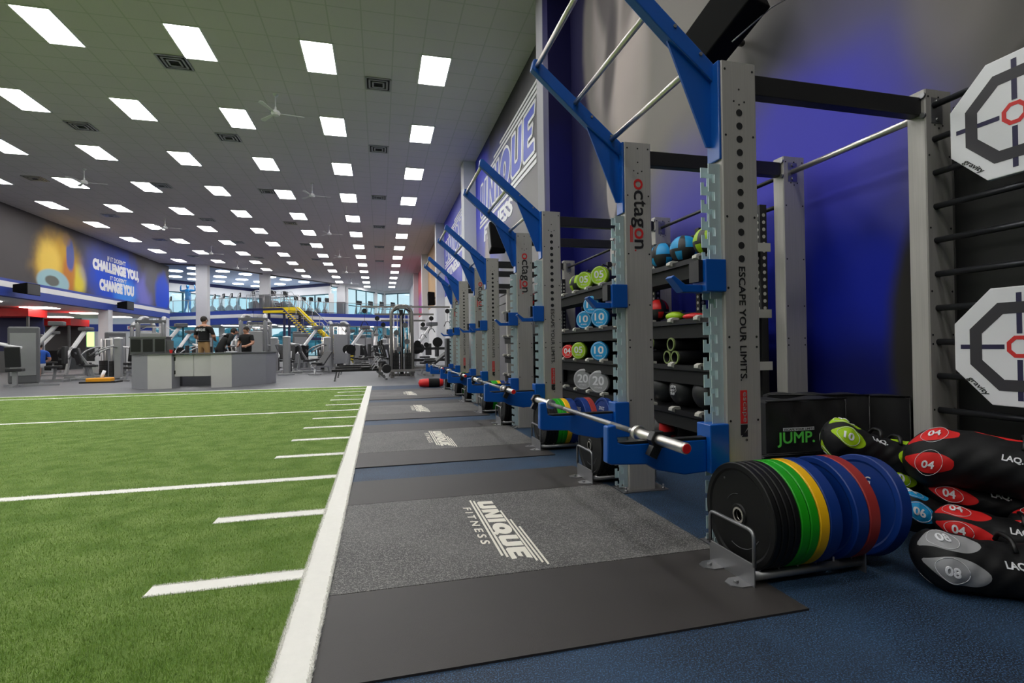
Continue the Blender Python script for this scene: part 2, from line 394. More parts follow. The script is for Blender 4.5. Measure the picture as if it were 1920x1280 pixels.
for a, b in ((8.28, 8.94), (17.3, 17.87), (26.2, 26.8), (35.3, 35.9), (44.4, 45.0)):
    struct(MB().box(2.79, XR+.02, a, b, 0, ZC, 0).build('wall_right', M_GREYP if a > 9 else [mural('pilaster_graphic', s2l(150, 148, 154), [(8.28, 5, .3, 5, .1, s2l(24, 22, 70), 1), (8.28, 2, .3, 2.6, .3, s2l(18, 20, 95), 1)], 1)]))
struct(MB().box(-34, XR+.3, -5.3, -5, 0, ZC).build('wall_back', M_GREYD))
# left wall: printed soffit above, open to a lower room below
muL = mural('left_mural', s2l(80, 76, 77), [(30.0, 5.2, 2.0, 1.6, .5, s2l(205, 160, 50), .95), (29.2, 5.3, .9, 1.0, .5, s2l(235, 200, 90), .9), (31.7, 4.7, .7, .8, .5, s2l(228, 210, 60), .9), (30.8, 4.9, .55, 1.2, .4, s2l(190, 110, 50), .8),
    (30.9, 5.9, .38, .8, .25, s2l(70, 95, 170), .9), (29.5, 4.35, 1.3, .62, .12, s2l(150, 190, 200), .95), (29.4, 4.4, .55, .25, .2, s2l(96, 90, 80), .9), (30.6, 6.6, .35, .35, .4, s2l(150, 120, 90), .7),
    (35.6, 5.3, 3.4, 1.9, .45, s2l(16, 72, 200), 1), (34.0, 6.6, 2.4, .9, .6, s2l(80, 84, 130), .6), (36.8, 4.6, 1.6, .9, .5, s2l(60, 140, 230), .85), (39.6, 5.0, 1.4, 1.3, .5, s2l(120, 120, 210), .8), (40.6, 5.8, 1.2, 1.4, .5, s2l(92, 90, 96), .9, .5), (42.4, 5.0, 1.3, 1.6, .3, s2l(16, 70, 205), 1)], 1)
struct(MB().box(XL-.3, XL, -5, 43.6, 4.12, ZC, 0).box(XL-.3, XL+.02, -5, 43.62, 4.0, 4.12, 1).box(XL-.3, XL+.03, -5, 43.62, 3.76, 4.0, 2).box(XL-.3, XL+.02, -5, 43.62, 3.38, 3.76, 1).build('wall_left', [muL, M_BLUEB, M_WHITE]))
struct(MB().box(-32, XL, 10, 43.6, 3.4, 3.55).build('ceiling', M_WHITE))
struct(MB().box(-32.2, -32, -5, 60, 0, 3.6).build('wall_left', M_WHITE))
struct(MB().box(-32, XL-.3, 9.8, 10, 0, 3.6).build('wall_left', M_GREYP))
struct(MB().box(-32, -17.2, 46.4, 46.6, 0, 2.55).box(-32, -17.2, 46.38, 46.6, 2.55, 3.1, 1).box(-32, -17.2, 46.4, 46.6, 3.1, 3.6, 0).build('wall_left', [M_WHITE, M_BLUEB]))
# columns
for i, (x, y, z0) in enumerate(((-12.5, 42.4, 0), (-9.15, 46.7, 0), (-3.6, 53.1, 0))):
    c = MB().box(x-.38, x+.38, y-.3, y+.3, z0, ZC)
    if i: c.box(x-.4, x+.4, y-.32, y+.32, 4.2, 5.5, 1)
    struct(c.build('pillar', [M_GREYP, M_GREYD]))
for x, y in ((-13.0, 34.8), (-13.0, 43.2), (-16.4, 24)):
    struct(MB().box(x-.25-2.3, x+.25-2.3, y-.25, y+.25, 0, 3.4).build('pillar', M_GREYP))

# upper deck with striped fascia
FA = [(-20, 52.0), (-9.9, 45.9), (-4.9, 50.3), (XR, 53.4)]
BK = [(-23, 45.2), (-12.45, 58.6), (-4.46, 52.4), (-3.18, 53.5), (.5, 59.1), (3.4, 57.4)]
dk = MB()
dk.prism([(x, y, 3.15) for x, y in FA]+[(3.2, 57.5, 3.15), (.5, 59.1, 3.15), (-3.2, 55.5, 3.15), (-12.45, 58.8, 3.15), (-19, 52.5, 3.15)], (0, 0, .9))
struct(dk.build('floor', M_WHITE))
fa = MB()
for a, b in zip(FA, FA[1:]):
    for z0, z1, mi, e in ((3.1, 3.62, 0, .10), (3.62, 3.9, 1, .13), (3.9, 4.22, 0, .10)):
        fa.bar((a[0], a[1], (z0+z1)/2), (b[0], b[1], (z0+z1)/2), e*2, z1-z0, mi)
struct(fa.build('trim_2', [M_BLUEB, M_WHITE]))
def lerp2(a, b, t): return (a[0]+(b[0]-a[0])*t, a[1]+(b[1]-a[1])*t)
wn = 0
wb = MB()
M_MULL = pm('teal_mullion', s2l(20, 80, 95), .4, var=.05)
for k, (a, b) in enumerate(zip(BK, BK[1:])):
    top = 6.25 if k < 2 else 6.95
    wb.bar((*a, (top+ZC)/2), (*b, (top+ZC)/2), .3, ZC-top, 0)
    if k < 2: wb.bar((*a, ZC-.14), (*b, ZC-.14), .36, .28, 1)
    wb.bar((*a, 3.9), (*b, 3.9), .3, .7, 0)
    if k != 2:
        wb.bar((*a, .15), (*b, .15), .3, .3, 0)
    L = math.dist(a, b); n = max(1, round(L/1.9))
    fr = MB(); gl = MB()
    for i in range(n+1):
        p = lerp2(a, b, i/n)
        if i == 0 and k: continue
        if i % 4 == 3 or i in (0, n): wb.box(p[0]-.22, p[0]+.22, p[1]-.16, p[1]+.16, 0, top, 0)
        else: fr.box(p[0]-.06, p[0]+.06, p[1]-.08, p[1]+.08, .3, top, 0)
    for z in (4.28, top-.04, .34, 3.5): fr.bar((*a, z), (*b, z), .14, .1, 0)
    if k > 2: fr.bar((*a, 5.25), (*b, 5.25), .1, .06, 0)
    fr.bar((*a, 2.3), (*b, 2.3), .1, .05, 0)
    gl.bar((*a, (4.25+top)/2), (*b, (4.25+top)/2), .01, top-4.25, 0); gl.bar((*a, 1.9), (*b, 1.9), .01, 3.3, 0)
    wn += 1
    w = struct(fr.build('window_%d' % wn, M_MULL)); gl.build('glass_pane', M_GLASS, w)
struct(wb.build('wall_back', [M_WHITE, M_NAVY]))
# glass balustrade on the deck edge
for k, (a, b) in enumerate(zip(FA, FA[1:])):
    rt = thing('glass_railing', ['clear glass balustrade on the upper deck, left stretch', 'clear glass balustrade on the upper deck above the yellow stairs', 'clear glass balustrade on the upper deck, right stretch before the tall windows'][k], 'railing')
    g = MB(); g.bar((*a, 4.72), (*b, 4.72), .012, 1.0); g.build('glass_panel', M_GLASS2, rt)
    p = MB(); n = max(2, round(math.dist(a, b)/1.8))
    for i in range(n+1): q = lerp2(a, b, i/n); p.cyl((*q, 4.2), (*q, 5.25), .025, 8)
    p.bar((*a, 5.25), (*b, 5.25), .05, .04); p.build('rail_posts', M_STEEL, rt)
# outdoors
struct(MB().box(-90, 90, 62, 200, -.6, -.4).build('ground', M_GROUND))
def tree(x, y, h, lab):
    r = thing('tree', lab, 'tree', (x, y, -.4), 0, 'trees outside the windows')
    b = MB(); rnd = random.Random(int(x*13+y))
    for i in range(60): q = rnd.uniform(.35, .95); b.ell((rnd.gauss(0, 1.9), rnd.uniform(-1, 1), h*.55+rnd.gauss(0, 1.15)), (q*1.3, q, q*rnd.uniform(.6, 1)), 0, 8, 5)
    b.build('crown', M_TREE, r); MB().tube([(0, 0, 0), (.1, 0, h*.6)], .2, 8).build('trunk', M_HAIR, r)
for i, x in enumerate((-46, -38, -31, -24.5, -18, -12, -6.5, -1, 4, 9)):
    tree(x, 74+(i % 3)*5, 4.2+(i % 4)*.7, 'blue-green tree outside, %s from the left beyond the glass' % ordn(i))

# ---------------------------------------------------------------- ceiling lights, vents, fans
X0, SX, Y0L, SY = 1.249, 2.44, 11.765, 3.583
proto = None
for r in range(-4, 13):
    for c in range(0, 8):
        x = X0-SX*c; y = Y0L+SY*r
        if x < XL+.7 and c > 6: continue
        if y > 43 and c > 0 and (x < -12.5+(y-42.4)*.80+.5): continue
        lab = ('square white ceiling light, %s row from the camera, %s from the right wall' % (ordn(r), ordn(c))) if r >= 0 else ('white ceiling light overhead of the near platforms, %s row back, %s from the right wall' % (ordn(-r-1), ordn(c)))
        if proto is None:
            proto = thing('ceiling_light', lab, 'ceiling light', (x, y, ZC-.012), 0, 'square lights of the main ceiling')
            MB().box(-.305, .305, -.61, .61, 0, .011).build('diffuser', M_PANEL, proto)
            f = MB()
            for s in (-1, 1):
                f.box(s*.32-.015, s*.32+.015, -.64, .64, -.008, .011); f.box(-.335, .335, s*.625-.015, s*.625+.015, -.008, .011)
            f.build('frame', M_WHITE, proto)
        else: dup(proto, lab, (x, y, ZC-.012))
md = [(-15.4, 45.8), (-13.6, 44.2), (-16.6, 49.3), (-14.6, 47.4), (-15.7, 50.9), (-12.0, 45.5), (-13.1, 48.9), (-14.1, 52.3), (-10.7, 47), (-11.8, 50.6), (-12.9, 53.9), (-10.7, 52.1), (-11.7, 55.6), (-9.1, 48.4), (-8.1, 50.1), (-9.2, 53.6), (-6.8, 51.7)]
p2 = None
for i, (x, y) in enumerate(md):
    lab = 'oval ceiling light over the upper deck, %s from the left' % ordn(sorted(range(len(md)), key=lambda k: md[k][0]/md[k][1]).index(i))
    if p2 is None:
        p2 = thing('ceiling_light', lab, 'ceiling light', (x, y, ZC-.03), 0, 'round lights above the upper deck')
        MB().lathe([(0, 0), (.47, 0), (.49, .02), (.49, .045)], (0, 0, 0), (0, 0, 1), 20).build('diffuser', M_PANEL, p2)
        MB().lathe([(.49, .045), (.53, .0), (.49, -.004)], (0, 0, 0), (0, 0, 1), 20).build('frame', M_WHITE, p2)
    else: dup(p2, lab, (x, y, ZC-.03))
p3 = None; k = 0
for yy in (14, 19, 24, 28.5, 33, 37.5, 41.5):
    for xx in (-17.5, -21, -25):
        lab = 'flat ceiling light in the low room at left, %s row, %s from the blue soffit' % (ordn(int([14, 19, 24, 28.5, 33, 37.5, 41.5].index(yy))), ordn([-17.5, -21, -25].index(xx)))
        if p3 is None:
            p3 = thing('ceiling_light', lab, 'ceiling light', (xx, yy, 3.36), 0, 'lights of the low ceiling at left')
            MB().box(-.6, .6, -.6, .6, 0, .03).build('diffuser', M_PANELW, p3)
            MB().box(-.64, .64, -.64, .64, .03, .04).build('frame', M_WHITE, p3)
        else: dup(p3, lab, (xx, yy, 3.36))
for i, (xx, yy) in enumerate(((-16, 50.6), (-12.6, 50), (-9.3, 48.5), (-8.3, 51.5), (-6, 52.6), (-3.6, 52), (-1.2, 53.8), (1.2, 54.6), (-11, 54))):
    lab = 'flat ceiling light under the upper deck, %s from the left' % ordn(i)
    q = dup(p3, lab, (xx, yy, 3.1)); q['group'] = 'lights under the upper deck'
pv = None
vts = [(x, y) for y in (12.63, 16.78, 22.2, 27.6, 33.1, 38.5) for x in (.03, -4.23, -7.92, -11.9)]
for i, (x, y) in enumerate(vts):
    lab = 'black slotted ceiling vent, %s row from the camera, %s from the right' % (ordn(i//4), ordn(i % 4))
    if pv is None:
        pv = thing('ceiling_vent', lab, 'vent', (x, y, ZC-.02), 0, 'air vents of the main ceiling')
        f = MB()
        for s, z in ((.28, 0), (.2, -.006), (.12, -.012)):
            for q in (-1, 1): f.box(-s, s, q*s-.02, q*s+.02, z-.003, z+.018); f.box(q*s-.02, q*s+.02, -s, s, z-.003, z+.018)
        f.build('frame', M_GREYF, pv); MB().box(-.27, .27, -.27, .27, .012, .018).build('duct_opening', M_DARKV, pv)
    else: dup(pv, lab, (x, y, ZC-.02))
pf = None
for i, (x, y) in enumerate([(-2.41, 13.7), (-2.41, 20.8), (-2.41, 27.6), (-2.41, 34.5), (-2.41, 41.5), (-2.41, 48.5), (-9.7, 20.7), (-9.7, 27.6), (-9.7, 34.5), (-9.7, 40.4)]):
    lab = 'white three-blade ceiling fan, %s from the camera in the %s line' % (ordn(i if i < 6 else i-6), 'right' if i < 6 else 'left')
    if pf is None:
        pf = thing('ceiling_fan', lab, 'ceiling fan', (x, y, 6.77), 0, 'ceiling fans')
        MB().cyl((0, 0, .04), (0, 0, .46), .014, 8).build('rod', M_WHITE, pf)
        MB().lathe([(0, -.06), (.08, -.05), (.11, 0), (.09, .05), (.03, .09), (.02, .16), (0, .16)], (0, 0, 0), (0, 0, 1), 20).build('motor_hub', M_WHITE, pf)
        MB().lathe([(0, .40), (.04, .41), (.07, .465)], (0, 0, 0), (0, 0, 1), 16).build('ceiling_cap', M_WHITE, pf)
        for k in range(3):
            a = .15+k*2*PI/3; R = Matrix.Rotation(a, 4, 'Z') @ Matrix.Rotation(.18, 4, 'X')
            b = MB(); pts = [(.09, -.015), (.2, -.03), (.62, -.055), (.66, 0), (.62, .055), (.2, .03), (.09, .015)]
            b.prism([R @ Vector((p[0], p[1], -.003)) for p in pts], (0, 0, .006)); b.build('blade', M_WHITE, pf)
    else: dup(pf, lab, (x, y, 6.77))

# ---------------------------------------------------------------- turf
TX = -.335; TE = -.212; TY = 14.1
mb = MB().box(-16, TX, -4, TY-.1, .0, .012); tf = mb.build('turf', M_TURF); struct(tf); tf.name = 'floor_turf'
wl = MB(); wl.box(TX, TE, -4, TY, .0, .013); wl.box(-16, TX, TY-.1, TY, 0, .013)
YK = [2.45+.9*k for k in range(-4, 13)]
for i, k in enumerate(range(-4, 13)):
    y = 2.45+.9*k
    full = k in (-3, 2, 7, 12)
    if k >= 12 and not full: continue
    wl.box(-16 if full else -.935, TX, y-.05, y+.05, .010, .0135)
struct(wl.build('trim_3', M_TURFW))
rng = np.random.default_rng(3)
def blades(N, xf, name, mat, label, h0, h1, wd):
    # xf gives N base points
    P = xf(N); N = len(P); a = rng.uniform(0, 2*PI, N); h = rng.uniform(h0, h1, N); ln = rng.uniform(0, .009, N); b = rng.uniform(0, 2*PI, N)
    w = wd*(1+P[:, 1]*.12); V = np.zeros((N, 3, 3))
    V[:, 0, 0] = P[:, 0]-np.cos(a)*w; V[:, 0, 1] = P[:, 1]-np.sin(a)*w; V[:, 0, 2] = .010
    V[:, 1, 0] = P[:, 0]+np.cos(a)*w; V[:, 1, 1] = P[:, 1]+np.sin(a)*w; V[:, 1, 2] = .010
    V[:, 2, 0] = P[:, 0]+np.cos(b)*ln; V[:, 2, 1] = P[:, 1]+np.sin(b)*ln; V[:, 2, 2] = .012+h
    me = bpy.data.meshes.new(name); me.vertices.add(3*N); me.vertices.foreach_set('co', V.ravel())
    me.loops.add(3*N); me.loops.foreach_set('vertex_index', np.arange(3*N, dtype=np.int32))
    me.polygons.add(N); me.polygons.foreach_set('loop_start', np.arange(0, 3*N, 3, dtype=np.int32)); me.update(calc_edges=True)
    me.materials.append(mat); o = bpy.data.objects.new(name, me); COL.objects.link(o)
    tag(o, label, 'grass', kind='stuff'); return o
def onwhite(P):
    x, y = P[:, 0], P[:, 1]; m = (x > TX)
    for k in range(-4, 13):
        yy = 2.45+.9*k; full = k in (-3, 2, 7, 12)
        m |= (np.abs(y-yy) < .05) & ((x > -.935) | full)
    return m
def gp(N):
    y = 1.3+(rng.uniform(0, 1, N)**2.4)*12.6; x = TX-rng.uniform(0, 1, N)*(y*.62+.1-.33); P = np.stack([x, y], 1); return P[~onwhite(P)]
def wp(N):
    y = 1.3+(rng.uniform(0, 1, N)**1.8)*8.0; x = np.where(rng.uniform(0, 1, N) < .5, TE+.003-rng.uniform(0, .012, N), TX+rng.uniform(-.004, .010, N)); P = [np.stack([x, y], 1)]
    for k in range(-1, 6):
        yy = 2.45+.9*k; full = k in (-3, 2); L = 4.0 if full else .6; n = int(N*(.30 if full else .10)/(1+.3*k*k*.2))
        P.append(np.stack([TX-rng.uniform(0, L, n), yy+np.where(rng.uniform(0, 1, n) < .5, -.05, .05)+rng.uniform(-.005, .005, n)], 1))
    return np.concatenate(P)
blades(170000, gp, 'turf_pile', M_BLADE, 'short green artificial grass pile of the sprint track', .006, .016, .0011)
blades(22000, wp, 'white_turf_pile', M_BLADEW, 'white grass pile of the yard lines and border on the track', .003, .010, .0014)

# ---------------------------------------------------------------- platform mats and their printed logo
def logo(mb, org, u, v, L, Hh, mi=0, bold=.045):
    """striped two-line logo in a frame L long and Hh high; org = lower left corner"""
    u = Vector(u); v = Vector(v); o = Vector(org); n = u.cross(v)
    def st(a, b, y, h): mb.prism([o+u*(a*L+y*.35*Hh*0)+v*(y*Hh), o+u*(b*L)+v*(y*Hh), o+u*(b*L-.006*L)+v*((y+h)*Hh), o+u*(a*L-.006*L)+v*((y+h)*Hh)], n*.0008*(1 if L < 3 else 20), mi)
    th = .0008*(1 if L < 3 else 20)
    text(mb, 'F I T N E S S', o+u*(.13*L), u, v, .57*L, .17*Hh, .03, th, mi, .1)
    st(0, .86, .24, .045); st(.02, .88, .32, .045)
    block_word(mb, o+u*(.035*L)+v*(.395*Hh), u, v, .87*L, .385*Hh, th, .12)
    st(.24, .95, .80, .04); st(.40, .975, .875, .04); st(.52, 1., .95, .04)
for k in range(4):
    yb = 2.2+2.9*k
    near = ordn(k)
    g = MB().box(TE+.004, 1.56, yb+.02, yb+1.25, 0, .008).build('platform_mat', M_MATG)
    tag(g, 'grey-flecked lifting platform mat with white logo, %s from the camera' % near, 'mat', 'logo platform mats')
    lg = MB(); logo(lg, (.485, yb+1.13, .0085), (0, -1, 0), (1, 0, 0), 1.07, .255)
    lg.build('printed_logo', M_LOGOW, g, label='white printed logo')
    a = MB().box(TE+.004, 1.54, yb-.58, yb+.015, 0, .008).build('platform_mat', M_MATB)
    tag(a, 'plain black rubber mat on the near side of the %s logo mat' % near, 'mat', 'plain black platform mats')
    a = MB().box(TE+.004, 1.54, yb+1.255, yb+1.85, 0, .008).build('platform_mat', M_MATB)
    tag(a, 'plain black rubber mat on the far side of the %s logo mat' % near, 'mat', 'plain black platform mats')

# ---------------------------------------------------------------- power racks
def jrail_pts(z0, z1, x0=-.065, x1=0., pitch=.0875):
    p = [(x1, z0), (x0, z0)]; z = z0
    while z+pitch < z1:
        p += [(x0, z+.026), (x0+.018, z+.026), (x0+.018, z+.006), (x0+.034, z+.006), (x0+.034, z+.050), (x0, z+.050)]
        z += pitch
    p += [(x0, z1), (x1, z1)]; return p
def foot(mb, x0, x1, y0, y1): mb.box(x0, x1, y0, y1, 0, .008, 0)
def upright(parent, x0, x1, y0, h, holes, rear=False):
    d = .105; c = .006; y1 = y0+d
    b = MB().prism([(x0+c, y0, .004), (x1-c, y0, .004), (x1, y0+c, .004), (x1, y1-c, .004), (x1-c, y1, .004), (x0+c, y1, .004), (x0, y1-c, .004), (x0, y0+c, .004)], (0, 0, h-.004))
    def hole(x, z, r, n=8): b.prism([(x+r*math.cos(2*PI*k/n), y0-.0012, z+r*math.sin(2*PI*k/n)) for k in range(n)], (0, .004, 0), 1)
    for z in (.32, .62, .98, 1.03, 1.27, 1.62, 2.02, 2.345):
        for x in (x0+.022, x1-.022): hole(x, z, .006)
    for x, z in ((.5, 2.25), (.35, 2.19), (.65, 2.19), (.5, 2.175)): hole(x0+(x1-x0)*x, z, .005)
    if holes:
        for i in range(12): hole(x0+.1, 2.135-i*.0655, .0175, 18)
    else: hole((x0+x1)/2, 2.345, .006)
    pm_ = b.build('upright', [M_POST, M_DARKV], parent)
    return pm_
def make_rack():
    r = thing('power_rack', '', 'power rack', (1.63, 2.2, 0), 0, 'power racks in a line along the right wall')
    H = 2.385; W_ = .2; D = 1.04; RX = 1.29
    for j, y0 in enumerate((0, D)):
        u = upright(r, 0, W_, y0, H, j == 0)
        t = MB()
        if j == 0:
            text(t, 'ESCAPE YOUR LIMITS.', (.082, y0-.0014, 1.375), (0, 0, -1), (1, 0, 0), .56, .036, .015)
            t.build('lettering', M_PRINTB, u, label='black lettering ESCAPE YOUR LIMITS.')
            bx = MB().box(.078, .117, y0-.0012, y0+.002, .605, .768)
            bx.build('red_badge', M_LOGOR, u)
            t = MB(); text(t, 'escape', (.086, y0-.0022, .76), (0, 0, -1), (1, 0, 0), .148, .024, .0)
            t.build('badge_lettering', M_POST, u)
            t = MB(); t.prism([(.078, y0-.0012, .60), (.078, y0-.0012, .548), (.092, y0-.0012, .548), (.117, y0-.0012, .585), (.117, y0-.0012, .60)], (0, .003, 0))
            t.prism([(.082, y0-.0012, .54), (.117, y0-.0012, .54), (.117, y0-.0012, .575)], (0, .003, 0)); text(t, 'o', (.104, y0-.0014, .53), (0, 0, -1), (1, 0, 0), .012, .012)
            t.build('emblem', M_PRINTB, u)
        else:
            vs = [('o', 0, 1), ('c', 1, 0), ('t', 2, 0), ('a', 3, 0), ('g', 4, 0), ('o', 5, 1), ('n', 6, 0)]
            dims = {'o': (.072, .066, 0), 'c': (.062, .066, 0), 't': (.042, .086, 0), 'a': (.062, .066, 0), 'g': (.066, .09, -.024), 'n': (.06, .066, 0)}
            z = 2.135; tb = MB(); trd = MB()
            for ch, i, red in vs:
                w, h, dy = dims[ch]
                text(trd if red else tb, ch, (.068+dy, y0-.0014, z), (0, 0, -1), (1, 0, 0), w, h, .02); z -= w+.007
            text(trd, '.', (.068, y0-.0014, z), (0, 0, -1), (1, 0, 0), .012, .012, .02)
            trd.box(.036, .046, y0-.0012, y0+.002, 1.70, 1.815); trd.box(.05, .056, y0-.0012, y0+.002, 1.70, 1.815)
            tb.build('lettering', M_PRINTB, u, label='black and red word octagon'); trd.build('red_lettering', M_LOGOR, u)
        jr = MB()
        for yy in (.02, .082):
            jr.prism([(x, y0+yy, z) for x, z in jrail_pts(.03, 1.88)], (0, .004, 0))
        jr.box(-.004, 0, y0+.02, y0+.086, .03, 1.88)
        jr.build('notched_rail', M_GALV, r, label='zinc-plated notched hook rail')
        fp = MB().box(-.06, .28, y0-.035, y0+.15, 0, .008)
        for x in (-.03, .25):
            for y in (y0-.012, y0+.127): fp.cyl((x, y, .008), (x, y, .02), .012, 6); fp.cyl((x, y, .02), (x, y, .04), .006, 8)
        fp.build('foot_plate', M_STEEL, r)
        # J hook
        jb = MB(); jb.box(-.11, .005, y0-.012, y0+.1, 1.25, 1.408)
        jb.build('hook_sleeve', M_BLUE, r, bevel=.005)
        hk = MB(); hk.prism([(-.11, y0+.02, 1.25), (-.11, y0+.02, 1.285), (-.20, y0+.02, 1.285), (-.262, y0+.02, 1.33), (-.275, y0+.02, 1.318), (-.215, y0+.02, 1.25)], (0, .06, 0))
        hk.build('bar_hook', M_BLUE, r, bevel=.003); MB().box(-.135, -.112, y0+.01, y0+.09, 1.30, 1.405).build('hook_pad', M_BLACKP, r)
        # spotter arm
        sl = MB().box(-.10, .005, y0-.012, y0+.1, .375, .61).build('arm_sleeve', M_BLUE, r, bevel=.005)
        ya = y0+.02
        ar = MB(); ar.prism([(-.1, ya, .378), (-.1, ya, .535), (-.52, ya, .535), (-.565, ya, .545), (-.575, ya, .628), (-.618, ya, .622), (-.622, ya, .455), (-.60, ya, .445), (-.42, ya, .435), (-.37, ya, .405), (-.22, ya, .372)], (0, .05, 0))
        ar.build('spotter_arm', M_BLUE, r, bevel=.006)
        MB().box(-.56, -.1, ya+.002, ya+.048, .535, .547).build('arm_pad', M_BLACKP, r)
        # overhead climbing arm
        yb = y0+.045 if j == 0 else y0+.03
        ca = MB()
        ca.prism([(-.006, yb, 2.39), (-.012, yb, 2.30), (-.25, yb, 2.485), (-.64, yb, 2.83), (-.625, yb, 2.895), (-.60, yb, 2.895)], (0, .055, 0))
        ca.build('climbing_arm', M_BLUE, r, bevel=.006)
        MB().prism([(-.01, yb+.02, 2.30), (-.01, yb+.02, 1.98), (-.04, yb+.02, 1.98), (-.25, yb+.02, 2.485)], (0, .012, 0)).build('gusset', M_BLUE, r)
        MB().box(-.014, .0, y0+.002, y0+.1, 1.9, 2.385).build('mount_plate', M_BLUE, r, bevel=.004)
        bo = MB()
        for z in (2.33, 2.28, 2.08, 2.03): bo.cyl((-.014, y0+.085, z), (-.026, y0+.085, z), .009, 6)
        for q in (.08, .22): bo.cyl((-q, yb-.006, 2.36+q*.85), (-q, yb+.0, 2.36+q*.85), .009, 6)
        bo.build('bolts', M_STEEL, r)
    # chrome grips
    for x, z in ((-.60, 2.85), (-.335, 2.63), (-.075, 2.405)):
        MB().cyl((x, .06, z), (x, D+.06, z), .0165, 14).build('pull_up_bar', M_CHROME, r)
    # rear frame
    for y0 in (0, D):
        upright(r, RX, RX+.19, y0, H, False)
        MB().box(RX-.05, RX+.24, y0-.03, y0+.14, 0, .008).build('foot_plate', M_STEEL, r)
        MB().box(W_, RX, y0+.02, y0+.085, 2.245, 2.345).build('crossbeam', M_BLACK, r, bevel=.004)
        b = MB()
        for z in (2.24, 2.35): b.cyl((RX-.012, y0+.01, z), (RX+.0, y0+.01, z), .016, 8)
        b.box(RX+.04, RX+.12, y0-.003, y0, 2.2, 2.34)
        for z in (2.22, 2.32): b.cyl((RX+.08, y0-.012, z), (RX+.08, y0, z), .012, 6)
        b.build('bolts', M_STEEL, r)
    MB().cyl((RX+.08, .1, 2.272), (RX+.08, D, 2.272), .02, 14).build('pull_up_bar', M_CHROME, r)
    MB().cyl((RX+.08, D+.1, 2.272), (RX+.08, 2.895, 2.272), .016, 10).build('link_bar', M_BLACK, r)
    MB().cyl((RX+.10, D+.1, 2.06), (RX+.10, 2.895, 2.06), .016, 10).build('link_bar', M_BLACK, r)
    return r
racks = [make_rack()]
racks[0]['label'] = 'nearest grey and blue power rack with overhead climbing arms'
for k, l in enumerate(('second grey and blue power rack from the camera', 'third grey and blue power rack from the camera', 'farthest grey and blue power rack in the line')):
    racks.append(dup(racks[0], l, (1.63, 2.2+2.9*(k+1), 0)))

# barbells resting on the spotter arms
def make_bar():
    b = thing('barbell', '', 'barbell', (1.235, 0, .562), 0, 'barbells on the spotter arms')
    MB().cyl((0, .43, 0), (0, 1.77, 0), .014, 14).build('bar_shaft', M_STEEL, b)
    kn = MB()
    for a, c in ((.5, .72), (1.48, 1.70)): kn.cyl((0, a, 0), (0, c, 0), .0146, 14)
    kn.build('knurling', M_GREYD, b)
    for s in (0, 1):
        e = 0 if s == 0 else 2.2; d = 1 if s == 0 else -1
        sl = MB().lathe([(0, 0), (.021, 0), (.025, .004), (.025, .40), (.025, .405), (.036, .405), (.038, .41), (.036, .432), (.014, .434)], (0, e, 0), (0, d, 0), 24).build('sleeve', M_CHROME, b)
        MB().lathe([(0, -.003), (.019, -.003), (.021, 0), (.021, .004)], (0, e, 0), (0, d, 0), 20).build('end_cap', M_RED, sl)
        cc = .24 if s == 0 else .05
        c = MB().lathe([(.025, -.022), (.042, -.022), (.044, -.018), (.044, .018), (.042, .022), (.025, .022)], (0, e+d*cc, 0), (0, d, 0), 6, smooth=False)
        c.box(-.012, .03, e+d*cc-.02, e+d*cc+.02, -.085, -.03, 0, Matrix.Rotation(.5, 4, 'Y'))
        c.build('collar', M_BLACKP, b)
    return b
bars = [make_bar()]; bars[0].location.y = 1.93; bars[0]['label'] = 'chrome barbell with red end cap lying on the nearest rack arms'
for k, l in enumerate(('chrome barbell lying on the arms of the second rack', 'chrome barbell lying on the arms of the third rack', 'chrome barbell lying on the arms of the farthest rack')):
    dup(bars[0], l, (1.235, 1.93+2.9*(k+1), .562))

